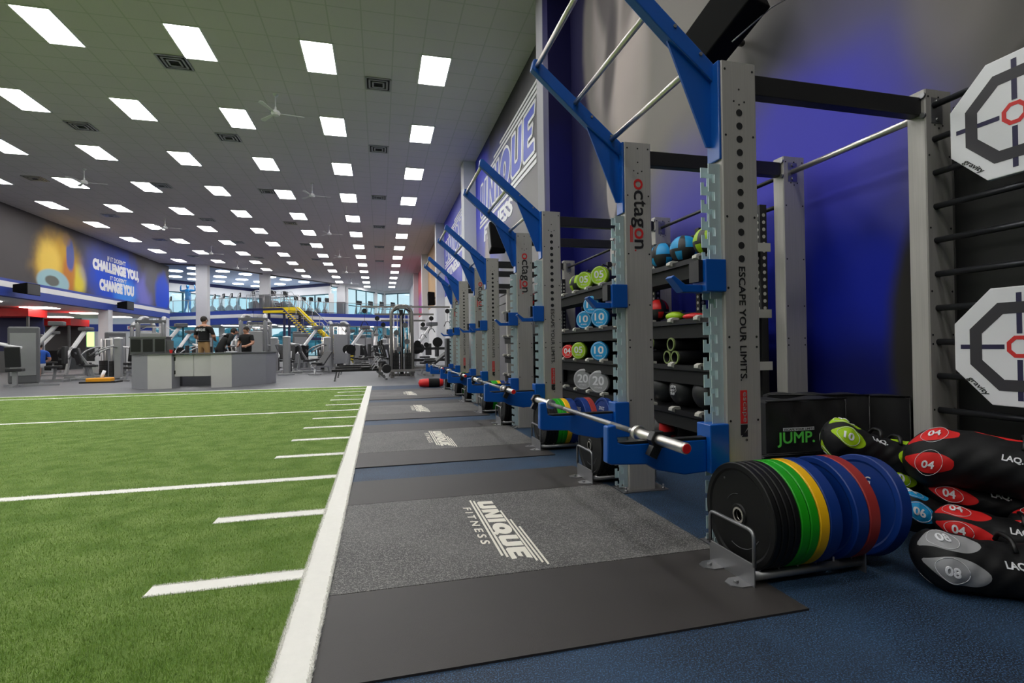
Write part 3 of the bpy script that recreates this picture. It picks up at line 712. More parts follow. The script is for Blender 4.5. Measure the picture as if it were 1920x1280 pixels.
# ---------------------------------------------------------------- bumper plates and their floor racks
def make_plate(w, m, name_c, mark=None, ins=True):
    p = MB().lathe([(.026, .0), (.045, .0), (.05, .006 if ins else 0), (.19, .006), (.2, .0), (.221, .0), (.225, .004), (.225, w-.004), (.221, w), (.2, w), (.19, w-.006), (.05, w-.006), (.045, w), (.026, w), (.026, 0)],
                   (0, 0, .225), (1, 0, 0), 56)
    return p
plate_proto = {}
PCOL = {'black': M_RUB, 'green': M_GRN, 'yellow': M_YEL, 'blue': M_BLUP, 'red': M_REDP}
def plate(kind, w, x, y, label, group, tilt=0):
    key = (kind, round(w, 3))
    if key not in plate_proto:
        t = thing('bumper_plate', '', 'weight plate', (0, 0, 0)); o = make_plate(w, None, kind).build('disc', PCOL[kind], t)
        MB().lathe([(.0255, -.001), (.034, -.001), (.034, .001), (.0255, w*.5), (.034, w-.001), (.034, w+.001), (.0255, w+.001)], (0, 0, .225), (1, 0, 0), 24).build('hub_ring', M_CHROME, t)
        tx = MB()
        for a in (0, PI):
            R = Matrix.Rotation(a, 3, 'X'); c = Vector((.0055, 0, .225)); u = R @ Vector((0, -1, 0)); v = R @ Vector((0, 0, 1))
            word = {'black': '45 LB', 'green': '10 KG', 'yellow': '15 KG', 'blue': '20 KG', 'red': '25 KG'}[kind]
            if kind != 'black': text(tx, word, c+v*.1-u*.06, u, v, .12, .035, .01)
        if kind == 'black':
            text(tx, '.', (0.0055, .1, .36), (0, -1, 0), (0, 0, 1), .01, .01)
            arc = [(.005, .14*math.cos(q), .225+.14*math.sin(q)) for q in np.linspace(-2.6, -1.2, 14)]; tx.tube(arc, .0016, 5)
            arc = [(.005, .09*math.cos(q), .225+.09*math.sin(q)) for q in np.linspace(.6, 1.5, 8)]; tx.tube(arc, .0014, 5)
        tx.build('raised_lettering', M_BOARD if kind != 'black' else M_GREYD, t)
        plate_proto[key] = t; r = t
    else: r = dup(plate_proto[key])
    r.location = (x, y, .028); r.rotation_euler = (0, tilt, 0); r['label'] = label; r['group'] = group
    return r
def cradle(x, y, L, lab):
    r = thing('plate_rack', lab, 'plate rack', (x, y, 0), 0, 'steel plate racks on the floor')
    for nm, xx in (('front', 0), ('rear', L)):
        p = MB().box(xx-.003, xx+.003, -.148, .148, .0 if nm == 'front' else 0, .10)
        p.build('end_plate', M_STEEL, r, bevel=.002)
        hgt = .235
        lp = fil([(xx, -.145, .09), (xx, -.145, hgt), (xx, .145, hgt), (xx, .145, .09)], .035, 5)
        MB().tube(lp, .008, 10).build('loop_handle', M_STEEL, r)
    for s in (-1, 1):
        MB().cyl((0, s*.118, .04), (L, s*.118, .04), .018, 12).build('side_rail', M_STEEL, r)
    for yy in (-.09, .09):
        fp = MB(); fp.prism([(0, yy-.045, 0), (-.05, yy-.045, 0), (-.085, yy-.02, 0), (-.085, yy+.02, 0), (-.05, yy+.045, 0), (0, yy+.045, 0)], (0, 0, .012)); fp.cyl((-.045, yy, .012), (-.045, yy, .022), .01, 6)
        fp.build('foot_tab', M_STEEL, r)
    pn = MB()
    for i in range(6):
        for s in (-1, 1): pn.cyl((L*(i+.5)/6, s*.118, .055), (L*(i+.5)/6, s*.118, .075), .004, 6)
    pn.build('divider_pins', M_CHROME, r)
    return r
stackA = [('black', .028)]*4+[('green', .042)]*2+[('yellow', .048)]+[('blue', .062)]
stackA2 = [('blue', .062), ('red', .056)]
stackB = [('black', .028)]*3+[('black', .058)]*3+[('green', .042)]*2
for k in range(4):
    yb = 2.2+2.9*k; near = ordn(k)
    y = yb-.24
    c = cradle(1.462, y, .56, 'steel plate rack in front of the %s power rack, full of coloured plates' % near)
    x = 1.50; G = 'plates before the %s rack' % near; cnt = {}
    tot = {'black': 4, 'green': 2, 'yellow': 1, 'blue': 3, 'red': 1}
    seq = stackA+[('gap', .07)]+stackA2+[('gap', .03)]
    for kd, w in seq:
        if kd == 'gap': x += w; continue
        cnt[kd] = cnt.get(kd, 0)+1
        plate(kd, w, x, y, '%s bumper plate, %s %s one from the aisle, before the %s power rack' % (kd, ordn(cnt[kd]-1), kd, near), G)
        x += w+.003
    q = plate('blue', .062, x+.035, y+.0, 'blue bumper plate leaning at the wall end, before the %s power rack' % near, G, .17)
    y = yb+1.42
    c = cradle(1.462, y, .5, 'steel plate rack behind the %s power rack, full of black plates' % near)
    x = 1.50; G = 'plates behind the %s rack' % near; cnt = {}
    for kd, w in stackB:
        cnt[kd] = cnt.get(kd, 0)+1
        plate(kd, w, x, y, '%s bumper plate, %s %s one from the aisle, behind the %s power rack' % (kd, ordn(cnt[kd]-1), kd, near), G)
        x += w+.003

# ---------------------------------------------------------------- storage shelving behind the racks
def storage(y0, L, lab):
    r = thing('storage_shelving', lab, 'shelving', (2.565, y0, 0), 0, 'black equipment shelving along the right wall')
    ys = [0.02, L*.5, L-.02] if L < 2 else [0.02, L*.33, L*.66, L-.02]
    for y in ys:
        MB().box(.27, .33, y-.03, y+.03, 0, 2.06, 0).box(.269, .2705, y-.012, y+.012, .1, 1.95, 1).build('upright', [M_BLACK, M_BLACKP], r, bevel=.003)
        d = MB()
        for i in range(14): d.cyl((.268, y, 1.98-i*.055), (.2695, y, 1.98-i*.055), .014, 10)
        for i in range(14): d.cyl((.29+.012, y-.0315, 1.98-i*.055), (.29+.012, y-.029, 1.98-i*.055), .014, 10)
        d.build('light_holes', M_SHELFW, r)['kind'] = 'stuff'
    MB().box(.335, .345, .02, L-.02, 0, 1.16).build('back_panel', M_DARKV, r)  # near-black sheet added to darken the gaps behind the lower shelves
    for z in (.41, .81, 1.21, 1.72):
        b = MB(); b.prism([(0, 0, z), (0, 0, z-.035), (.3, 0, z-.02), (.34, 0, z+.01), (.33, 0, z+.02), (.28, 0, z)], (0, L, 0), 0)
        b.box(-.004, .0, 0, L, z-.04, z+.004, 0)
        b.box(.02, .26, .01, L-.01, z-.16, z-.04, 1)  # near-black filler box standing in for the shade under each shelf
        b.build('shelf', [M_BLACK, M_DARKV], r)
        n = max(3, round(L/.42))
        for i in range(n+1):
            y = min(max(i*L/n, .03), L-.03); k = MB()
            k.prism([(-.035, y-.03, z-.012), (-.03, y-.03, z+.014), (.0, y-.03, z+.028), (.055, y-.03, z+.024), (.06, y-.03, z+.002), (.005, y-.03, z-.03)], (0, .06, 0))
            k.build('bracket', M_SHELFW, r, bevel=.003)
        MB().box(.24, .36, -.012, .0, z-.02, z+.045).build('end_bracket', M_SHELFW, r)
    return r
storage(3.40, 1.62, 'black storage shelving with balls and rollers behind the nearest power rack')
storage(5.30, 2.62, 'black storage shelving with green, blue and grey bags, second along the wall')
storage(8.98, 1.85, 'black storage shelving beyond the first pilaster')
def ball(x, y, z, r, c, lab, grp, emb=False, rot=0.):
    t = thing('medicine_ball', lab, 'ball', (x, y, z-r), rot, grp)
    def fn(i, k):
        return 1 if (2 <= i <= 6 and (k % 6) in (0, 1, 2, 3)) or (i >= 8 and i < 11 and k % 6 in (3, 4)) else 0
    MB().ell((0, 0, r), (r, r, r), 0, 24, 14, fn=fn if c is not None else None).build('shell', [M_VINYL, c or M_VINYL], t)
    if emb:
        e = MB(); R = r*1.012
        def sp(a, b): return (-R*math.cos(a)*math.cos(b), -R*math.sin(b)*1.0, r+R*math.sin(a)*math.cos(b))
        pts = [(-.28, -.0), (.0, -.24), (.28, -.16), (.28, .16), (.0, .24)]
        e.tube([sp(*p) for p in pts]+[sp(*pts[0])], .0025, 5)
        for i, wrd in enumerate(('DO', 'NOT', 'SLAM')):
            text(e, wrd, (-R-.002, .028, r+.022-i*.03), (0, -1, 0), (0, 0, 1), .056, .022, .01, .002)
        e.build('emblem', M_BOARD, t)
    return t
G1 = 'medicine balls on the top shelf'
ball(2.74, 4.64, 1.875, .13, M_CYAN, 'blue and black medicine ball on the top shelf, beside the octagon upright', G1, rot=.5)
ball(2.74, 4.27, 1.872, .13, M_CYAN, 'blue and grey medicine ball in the middle of the nearest top shelf', G1, rot=1.1)
ball(2.74, 3.90, 1.872, .13, M_LIME, 'lime green and grey medicine ball on the nearest top shelf', G1, rot=.7)
ball(2.74, 6.92, 1.87, .13, M_LIME, 'lime green medicine ball on the top shelf of the second shelving', G1, rot=.7)
ball(2.72, 4.72, 1.345, .11, M_REDV, 'red and black ball on the second shelf, at its far end', 'balls on the lower shelves', rot=.3)
ball(2.72, 3.55, .965, .13, M_LIME, 'green textured ball at the near end of the third shelf', 'balls on the lower shelves', rot=.2)
ball(2.74, 4.27, .575, .155, None, 'large black slam ball with white badge on the lowest shelf', 'black slam balls', True, .15)
ball(2.74, 4.62, .575, .155, None, 'large plain black slam ball on the lowest shelf, far one', 'black slam balls', False, .1)
ball(2.74, 3.90, .575, .155, None, 'large plain black slam ball on the lowest shelf, near one', 'black slam balls', False, .1)
ball(2.68, 4.62, .16, .155, M_REDV, 'red and black ball on the floor under the shelving', 'balls on the lower shelves', rot=.9)
t = thing('wrist_weight', 'lime green wrist weight lying on the second shelf', 'weight', (2.68, 4.34, 1.212), .2)
MB().ell((0, 0, .045), (.07, .11, .045), 0, 16, 8).build('padded_cuff', M_LIME, t); MB().box(-.02, .02, -.11, .11, .085, .093).build('strap', M_BLACKP, t)
t = thing('wrist_weight', 'red wrist weight lying on the second shelf beside the lime one', 'weight', (2.70, 4.06, 1.212), .4)
MB().ell((0, 0, .03), (.06, .12, .03), 0, 16, 8).build('padded_cuff', M_REDV, t); MB().box(-.02, .02, -.11, .11, .056, .064).build('strap', M_BLACKP, t)
def roller(y, z, r, lab):
    t = thing('foam_roller', lab, 'roller', (2.57, y, z-r), 0, 'black tubes on the third shelf')
    MB().lathe([(r-.012, .36), (r, .36), (r, 0), (r-.012, 0), (r-.012, .36)], (0, 0, r), (1, 0, 0), 24).build('tube_body', M_VINYL, t)
    MB().lathe([(r-.013, -.001), (r-.013, -.003), (r+.001, -.003), (r+.001, .012)], (0, 0, r), (1, 0, 0), 24).build('end_ring', pm('lime_edge', s2l(120, 135, 80), .5) if 'lime_edge' not in MATS else MATS['lime_edge'], t)
for i, (y, z) in enumerate(((4.64, .90), (4.31, .90), (4.18, .90), (4.245, 1.018), (4.62, 1.03), (4.77, .90))):
    roller(y, z-.022, .06, 'black hollow roller with pale rim on the third shelf, %s from the far end' % ordn([1, 3, 5, 4, 2, 0][i]))
def corebag(y, z, r, m, num, lab, ang=0.):
    t = thing('core_bag', lab, 'weight bag', (2.56, y, z), ang, 'numbered cylinder bags on the shelving')
    L = .36
    MB().lathe([(0, 0), (r*.92, 0), (r, .012), (r, .06), (r*.97, .065), (r*.97, L-.065), (r, L-.06), (r, L), (0, L)], (0, 0, 0), (1, 0, 0), 28, mis=[1, 1, 1, 1, 0, 1, 1, 1]).build('bag_body', [M_VINYL, m], t)
    e = MB(); text(e, num, (-.002, r*.52, -r*.25), (0, -1, 0), (0, 0, 1), r*1.04, r*.75, .03, .001)
    text(e, 'FITNESS', (-.002, r*.35, -r*.55), (0, -1, 0), (0, 0, 1), r*.7, r*.14, .0, .001)
    ring = [(-.001, r*.86*math.cos(a), r*.86*math.sin(a)) for a in np.linspace(0, 2*PI, 28)]; e.tube(ring, r*.018, 4)
    e.build('number_print', M_BOARD, t)
    MB().tube(fil([(.1, 0, r*.97), (.1, 0, r+.03), (.26, 0, r+.03), (.26, 0, r*.97)], .02), .009, 6).build('handle', M_BLACKP, t)
    return t
for y, z, r, m, num, lab in ((6.28, 1.835, .105, M_LIME, '05', 'lime green bag end marked 05 on the top shelf, far one'), (5.80, 1.835, .105, M_LIME, '05', 'lime green bag end marked 05 on the top shelf, near one'),
    (6.05, 1.497, .107, M_CYAN, '10', 'blue bag marked 10 on top of two others, second shelf'), (6.30, 1.325, .107, M_CYAN, '10', 'blue bag marked 10, lower left of the three on the second shelf'), (5.80, 1.325, .107, M_CYAN, '10', 'blue bag marked 10, lower right of the three on the second shelf'),
    (6.50, .925, .105, M_LIME, '05', 'lime green bag end marked 05 on the third shelf'), (5.83, .925, .108, M_CYAN, '10', 'blue bag marked 10 on the third shelf'), (6.92, .91, .09, M_REDV, '04', 'red bag end on the third shelf, left of the lime one'),
    (6.36, .55, .13, M_GREYV, '20', 'grey bag marked 20 on the lowest shelf, left one'), (5.86, .55, .13, M_GREYV, '20', 'grey bag marked 20 on the lowest shelf, right one')):
    corebag(y, z, r*1.08, m, num, lab, .72)
for i, (y, z, c, l) in enumerate(((9.35, 1.86, M_REDV, 'red'), (9.7, 1.345, M_CYAN, 'blue'), (10.3, 1.345, M_GREYV, 'grey'), (9.9, .945, M_GREYV, 'silver'), (9.5, .54, M_VINYL, 'black'), (10.2, .54, M_REDV, 'red'))):
    ball(2.74, y, z, .13, c, '%s exercise ball on the shelving beyond the pilaster, %s shelf' % (l, ['top', 'second', 'second', 'third', 'lowest', 'lowest'][i]), 'balls on the far shelving', rot=.6+i)

# ---------------------------------------------------------------- stall bars with two target boards
lad = thing('stall_bars', 'black wall ladder of horizontal rungs carrying the octagonal boards', 'wall bars', (2.98, 1.0, 0))
MB().box(-.05, .05, -.1, 0, 0, 2.385).build('end_post', M_POST, lad, bevel=.004)
for i in range(12): MB().cyl((0, -.02, .245+.1865*i), (0, 1.205, .245+.1865*i), .017, 12).build('rung', M_STEEL if False else pm('gunmetal_rung', s2l(70, 72, 76), .3, metal=.8) if 'gunmetal_rung' not in MATS else MATS['gunmetal_rung'], lad)
MB().box(.14, .17, -.1, 1.2, 0, 2.3).build('backing_panel', M_BLACKP, lad)
def octa(h, y0, z0, x): c = h*math.tan(PI/8); return [(x, y0+a, z0+b) for a, b in ((c, h), (-c, h), (-h, c), (-h, -c), (-c, -h), (c, -h), (h, -c), (h, c))]
def ring8(mb, h1, h0, x, th, mi):
    A = octa(h1, 0, 0, x); B = octa(h0, 0, 0, x)
    for i in range(8): j = (i+1) % 8; mb.prism([A[i], A[j], B[j], B[i]], (th, 0, 0), mi)
tgt = None
for i, (z, lab) in enumerate(((2.065, 'upper white octagonal target board with red centre ring'), (.965, 'lower white octagonal target board with red centre ring'))):
    if tgt: dup(tgt, lab, (2.93, 1.775, z)); continue
    tgt = thing('target_board', lab, 'target board', (2.93, 1.775, z), 0, 'octagonal target boards')
    MB().prism(octa(.285, 0, 0, -.03), (.03, 0, 0)).build('board', M_BOARD, tgt, bevel=.004)
    m = MB(); ring8(m, .212, .158, -.0315, .003, 0); m.build('dark_ring', M_INK, tgt)
    m = MB()
    for a in range(4):
        R = Matrix.Rotation(a*PI/2, 4, 'X')
        m.box(-.0313, -.0283, -.011, .011, .062, .158, 0, R); m.box(-.0313, -.0283, -.011, .011, .212, .255, 0, R)
    m.build('cross_marks', M_INKB, tgt)
    m = MB(); ring8(m, .052, .034, -.0316, .003, 0); m.build('red_ring', M_LOGOR, tgt)
    m = MB(); text(m, 'gravity', (-.0312, .233, -.165), (0, -.72, -.69), (0, -.69, .72), .12, .03, .01, .001, shear=.3); m.build('script_print', M_PRINTB, tgt)

# ---------------------------------------------------------------- soft plyometric boxes
def slab(name, label, a, b, z0, z1, th, jump=False, grp=None):
    a = Vector((*a, 0)); b = Vector((*b, 0)); d = (b-a); L = d.length; d.normalize()
    t = thing(name, label, 'foam box', (a.x, a.y, z0), math.atan2(d.y, d.x), grp)
    rnd = random.Random(int(L*1000+z0*77)); n = 14; mb = MB(); H = z1-z0
    xs = [L*i/n for i in range(n+1)]; zs = [H*j/6 for j in range(7)]
    for s, y in ((0, 0), (1, th)):
        V = []
        for i, x in enumerate(xs):
            for j, z in enumerate(zs):
                e = min(i, n-i)/n*2; k = (.012*math.sin(i*1.3+j*.9)+rnd.uniform(-.005, .005)) if 0 < i < n and 0 < j < 6 else 0
                sag = .008*math.sin(i*.7) if j == 6 else 0
                V.append((x, y+k*(1 if s else -1), z+sag-(.012 if j == 6 and i in (0, n) else 0)))
        fs = [(i*7+j, i*7+7+j, i*7+8+j, i*7+1+j) for i in range(n) for j in range(6)]
        mb.add(V, fs if s == 0 else [f[::-1] for f in fs], 0, True)
        if s == 0: V0 = V
        else: V1 = V
    mb.add([V0[i*7+6] for i in range(n+1)]+[V1[i*7+6] for i in range(n+1)], [(i, i+1, n+2+i, n+1+i) for i in range(n)], 0)
    mb.add([V0[i*7] for i in range(n+1)]+[V1[i*7] for i in range(n+1)], [(i+1, i, n+1+i, n+2+i) for i in range(n)], 0)
    for q in (0, n): mb.add([V0[q*7+j] for j in range(7)]+[V1[q*7+j] for j in range(7)], [(j, j+1, 8+j, 7+j) for j in range(6)], 0)
    mb.build('foam_body', M_VINYL, t)
    sm = MB(); sm.tube([(0, -.003, H), (L, -.003, H)], .005, 6).tube([(0, -.003, .004), (L, -.003, .004)], .005, 6).tube([(L, -.003, 0), (L, -.003, H)], .005, 6)
    sm.build('piping_seam', M_BLACKP, t)
    if jump:
        g = MB(); text(g, 'JUMP.', (.065, -.016, .045), (1, 0, 0), (0, 0, 1), .25, .085, .018, .001)
        g.build('green_lettering', pm('green_print', s2l(110, 235, 95), .5), t, label='green lettering JUMP.')
        g = MB().box(.105, .315, -.0155, -.012, .137, .156); g.build('white_strip', M_BOARD, t)
        g = MB(); text(g, 'ESCAPE YOUR LIMITS', (.11, -.0162, .140), (1, 0, 0), (0, 0, 1), .2, .012, .01, .0005); g.build('strip_lettering', M_PRINTB, t)
    return t
slab('plyometric_box', 'black soft box with green JUMP lettering behind the near plates', (2.19, 2.60), (2.74, 2.575), .34, .655, .16, True, 'black soft boxes')
slab('plyometric_box', 'black soft box lying under the one with green lettering', (2.17, 2.60), (2.72, 2.575), 0, .335, .16, False, 'black soft boxes')
slab('plyometric_box', 'tall creased black soft box, middle of the three leaning', (2.42, 2.86), (2.95, 2.60), 0, .665, .10, False, 'black soft boxes')
slab('plyometric_box', 'tall black soft box nearest the wall, behind the others', (2.66, 2.92), (3.15, 2.50), 0, .655, .10, False, 'black soft boxes')

# ---------------------------------------------------------------- pile of sandbags
def panel_mat(m):
    nm = 'sandbag_cloth_with_'+m.name
    if nm in MATS: return MATS[nm]
    t = NT(nm); t.b.inputs['Roughness'].default_value = .6; t.b.inputs['Specular IOR Level'].default_value = .3
    at = t.n('ShaderNodeAttribute'); at.attribute_name = 'panel'
    c = {'lime_vinyl': s2l(160, 200, 20), 'cyan_vinyl': s2l(25, 150, 210), 'red_vinyl': s2l(215, 35, 35), 'silver_vinyl': s2l(150, 150, 152)}[m.name]
    t.l(t.mix(t.math('GREATER_THAN', at.outputs['Fac'], 0.), s2l(15, 15, 17), c), t.b.inputs['Base Color']); t.bump(t.noise(26, 3), .4, .004)
    return t.m
def sandbag(a, b, r, m, label, flat=.72, twist=0., num='20', ends=(1, 1), mid=None, sag=.03, lw=.5):
    a = Vector(a); b = Vector(b); D = (b-a); L = D.length; d = D.normalized()
    t = thing('sandbag', label, 'sandbag', a, 0, 'sandbags piled on the floor')
    side = d.cross(Vector((0, 0, 1))).normalized(); up = side.cross(d)
    n, seg = 72, 96
    def pr(u):
        e = min(u, 1-u); return max(.03, math.sin(min(1, e/.17)*PI/2)**.55)*(1-.14*math.sin(u*PI)**2)
    def pt(u, q, k=1.0):
        rr = r*pr(u)*k*(1+.02*math.sin(3*q+u*30)+.012*math.sin(7*q-u*55))
        return d*(u*L)+side*(rr*math.cos(q))+up*(rr*flat*math.sin(q)-sag*math.sin(u*PI))
    mb = MB(); mb.v = [tuple(pt(i/n, 2*PI*s/seg+twist)) for i in range(n+1) for s in range(seg)]
    CEN = (1.18, 2.35, 4.3, 5.45); val = []
    for i in range(n+1):
        u = i/n
        for s in range(seg):
            q = 2*PI*s/seg; best = -1.
            for k_, e in ((ends[0], u), (ends[1], 1-u)):
                x = (e-.015)/(.65*lw)
                if k_ and x < 1.15:
                    w = lw*math.sin(min(1, max(0, x))*PI)**.55 if 0 < x < 1 else -.25
                    for cc in CEN: best = max(best, w-abs(q-cc))
            if mid: best = max(best, .17*math.sin(min(1, max(0, (u-.30)/.6))*PI)**.5-.01-abs(q-2.75))
            val.append(best)
    for i in range(n):
        for s in range(seg):
            mb.f.append((i*seg+s, i*seg+(s+1) % seg, (i+1)*seg+(s+1) % seg, (i+1)*seg+s)); mb.m.append(0); mb.sm.append(True)
    bo = mb.build('bag_body', [panel_mat(m)], t)
    at = bo.data.attributes.new('panel', 'FLOAT', 'POINT'); at.data.foreach_set('value', val)
    def decal(g, s_, u0, q0, w, h, th=.0015):
        """lettering wrapped on the bag surface: x runs along the bag, y around it"""
        vs, fs, asp = glyphs(s_, .03, 0.)
        g.add([pt(u0+p[0]*w/L, q0+twist+p[1]*h/(r*flat*.9), 1.0)+(pt(u0+p[0]*w/L, q0+twist+p[1]*h/(r*flat*.9), 1.03)-pt(u0, 0, 0)).normalized()*0+(side*math.cos(q0+twist)+up*math.sin(q0+twist))*(.0025+p[2]*th) for p in vs], fs)
    g = MB()
    for cc in CEN:
        decal(g, num, .105, cc-.18, .045, .034)
        for rr in (.055,):
            ring = []
            for k in range(25):
                a_ = 2*PI*k/24; u_ = .10+.0275/L+math.cos(a_)*.05/L; q_ = cc+math.sin(a_)*.44+twist
                ring.append(pt(max(.02, u_), q_)+(side*math.cos(q_)+up*math.sin(q_))*.002)
            g.tube(ring, .0012, 4)
    for cc in (1.75,): decal(g, 'LAQ.', .42, cc-.2, .07, .032)
    g.build('white_print', M_BOARD, t)
    st = MB()
    for uu in (.50, .70):
        c = d*(uu*L)-up*sag*.8
        st.tube(fil([c-side*r*.5+up*r*flat*.75, c-side*r*.3+up*(r*flat+.01), c+side*r*.3+up*(r*flat+.01), c+side*r*.5+up*r*flat*.75], .03), .009, 6)
    st.build('carry_handle', M_BLACKP, t)
    return t
sandbag((2.13, 1.70, .12), (2.66, 1.36, .115), .15, M_GREYV, 'black sandbag with silver end panels, lowest in front of the pile', twist=-1.15, num='08', flat=.78)
sandbag((2.50, 1.90, .165), (2.92, 1.44, .15), .125, M_REDV, 'black sandbag with red end panels resting on the silver one', twist=-1.1, num='04')
sandbag((2.62, 2.02, .275), (3.02, 1.62, .24), .11, M_REDV, 'black sandbag with red end panels in the middle of the pile', twist=-1.0, num='04')
sandbag((2.44, 2.05, .20), (2.82, 1.86, .13), .14, M_CYAN, 'black sandbag with bright blue end panels beside the plates', twist=-.95, num='06')
sandbag((2.30, 2.30, .525), (2.72, 2.12, .36), .13, M_LIME, 'black sandbag with lime end panels on top of the pile', twist=-.85, num='10', flat=.85)
sandbag((2.50, 2.20, .31), (2.95, 2.04, .25), .12, M_LIME, 'black sandbag with lime panel under the topmost ones', twist=-.9, num='10')
sandbag((2.58, 2.10, .42), (3.06, 1.42, .27), .18, M_REDV, 'big black sandbag with red edge, topmost at the right', twist=-1.2, num='04', mid=1, flat=.85, sag=-.06, lw=.36)
sandbag((2.74, 1.74, .19), (3.04, 1.20, .14), .12, M_REDV, 'black sandbag with red panels at the right end of the pile', twist=-1.0, num='04')

# ---------------------------------------------------------------- loudspeakers
def speaker(loc, size, rot, lab, grp='wall loudspeakers'):
    t = thing('loudspeaker', lab, 'loudspeaker', loc, 0, grp); w, d, h = size
    R = rot.to_4x4()
    b = MB(); c = w*.18
    b.prism([R @ Vector(p) for p in ((-w/2+c, -d/2, -h/2), (w/2-c, -d/2, -h/2), (w/2, d/2, -h/2), (-w/2, d/2, -h/2))], R.to_3x3() @ Vector((0, 0, h)))
    b.build('cabinet', M_MATTE, t, bevel=.012)
    MB().box(-w/2+.03, w/2-.03, d/2, d/2+.012, -h/2+.03, h/2-.03, 0, R).build('grille', M_GREYD if False else M_BLACK, t)
    return t
sp = speaker((2.82, 3.74, 3.64), (.34, .34, .62), Matrix.Rotation(.0, 3, 'Z') @ Matrix.Rotation(math.radians(62), 3, 'X') @ Matrix.Rotation(math.radians(12), 3, 'Y'), 'large black loudspeaker on the wall above the nearest rack')
MB().tube([(.02, .1, -.05), (.36, .25, .05)], .03, 10).build('wall_bracket', M_BLACK, sp); MB().tube([(-.05, -.15, -.22), (.2, -.3, .0), (.38, -.35, .1)], .006, 6).build('bracket_rod', M_STEEL, sp)
for loc, lab, x in (((2.95, 13.05, 3.78), 'black loudspeaker on the wall beyond the first pilaster', .25), ((2.95, 30.7, 3.84), 'small black loudspeaker far along the right wall', .25), ((-14.58, 26.6, 3.70), 'black loudspeaker on the blue soffit band, left one', -.5), ((-14.58, 35.5, 3.70), 'black loudspeaker on the blue soffit band, right one', -.5)):
    t = speaker(loc, (.36, .4, .75) if x > 0 else (.5, .5, .9), Matrix.Rotation(math.radians(90 if x > 0 else -90), 3, 'Z') @ Matrix.Rotation(math.radians(90 if x < 0 else 20), 3, 'Y'), lab)
    MB().tube([(0, 0, 0), (x, 0, .05)], .03, 8).build('wall_bracket', M_BLACK, t)

# ---------------------------------------------------------------- wall lettering
def wall_sign(y1, L, z0, Hh, lab, colr):
    u = Vector((0, -1, 0)); v = Vector((0, 0, 1)); n = Vector((-1, 0, 0)); o = Vector((XR-.004, y1, z0))
    t = thing('wall_sign', lab, 'sign', (0, 0, 0), 0, 'painted wall signs')
    w = MB()
    def st(a, b, y, h): w.prism([o+u*(a*L)+v*(y*Hh), o+u*(b*L)+v*(y*Hh), o+u*(b*L)+v*((y+h)*Hh), o+u*(a*L)+v*((y+h)*Hh)], n*.008)
    text(w, 'FITNESS', o+u*(.1*L), u, v, .56*L, .20*Hh, .05, .008, shear=.1)
    st(0, .97, .235, .035); st(.01, .97, .29, .035)
    block_word(w, o+u*(.02*L)+v*(.355*Hh), u, v, .93*L, .44*Hh, .012, .12, edge=.07)
    st(.2, .99, .83, .028); st(.34, .99, .88, .028); st(.46, .99, .93, .028)
    w.build('white_lettering', M_BOARD, t)
    w = MB(); block_word(w, o+u*(.02*L)+v*(.355*Hh), u, v, .93*L, .44*Hh, .006, .12); w.build('blue_lettering', colr, t)
M_SIGNB = pm('violet_blue_print', s2l(62, 78, 185), .5, var=.2, vscale=.8)
wall_sign(16.6, 6.5, 4.25, 2.35, 'large painted UNIQUE FITNESS sign on the wall beyond the first pilaster', M_SIGNB)
wall_sign(25.9, 7.4, 4.3, 2.3, 'second painted UNIQUE FITNESS sign, farther along the right wall', M_SIGNB)
t = thing('wall_sign', 'white CHALLENGE YOU, CHANGE YOU lettering on the left mural', 'sign')
w = MB(); U = (0, 1, 0); V = (0, 0, 1)
text(w, "IF IT DOESN'T", (XL+.004, 34.6, 6.22), U, V, 2.2, .26, .03, .004)
text(w, 'CHALLENGE YOU,', (XL+.004, 33.0, 5.40), U, V, 5.6, .74, .085, .004)
text(w, "IT DOESN'T", (XL+.004, 34.9, 5.16), U, V, 2.0, .22, .03, .004)
text(w, 'CHANGE YOU', (XL+.004, 33.7, 4.44), U, V, 4.2, .66, .085, .004)
w.build('white_lettering', M_BOARD, t)

# ---------------------------------------------------------------- service counter
def poly_block(mb, pts, z0, z1, mi=0): mb.prism([(x, y, z0) for x, y in pts], (0, 0, z1-z0), mi)
ct = thing('service_counter', 'grey octagonal service counter beyond the turf', 'counter', (-4.9, 16.4, 0))
def loc_(pts): return [(x+4.9, y-16.4) for x, y in pts]
for nm, pts in (('left_cabinet', [(-6.5, 16.15), (-5.88, 15.5), (-5.36, 15.6), (-5.28, 15.95), (-5.5, 16.45), (-6.3, 16.8)]), ('right_cabinet', [(-4.37, 15.42), (-3.9, 15.55), (-3.22, 16.45), (-3.05, 17.0), (-3.5, 17.3), (-4.4, 16.1)])):
    b = MB(); P = loc_(pts); n = len(P)
    b.prism([(x, y, 0) for x, y in P], (0, 0, .9)); b.m = [0]*len(b.m)
    b.m[2+1] = 1 if nm == 'left_cabinet' else 0; b.m[2+0] = 0 if nm == 'left_cabinet' else 1
    b.build(nm, [M_CABD, M_CAB], ct)
    cx = sum(p[0] for p in P)/n; cy = sum(p[1] for p in P)/n
    MB().prism([(cx+(x-cx)*1.06, cy+(y-cy)*1.06, .9) for x, y in P], (0, 0, .035)).build('worktop', M_GREYD, ct)
MB().bar((-.42, -.52, .918), (.58, -.62, .918), .5, .035).build('worktop', M_GREYD, ct)
MB().bar((-.5, .12, .14), (.58, .02, .14), .03, .28).build('kick_panel', M_CABD, ct)
MB().prism([(-.7, .2, 0), (.75, .2, 0), (1.3, .8, 0), (1.3, 1.7, 0), (-.9, 1.7, 0)], (0, 0, .28)).build('raised_base', M_GREYD, ct)
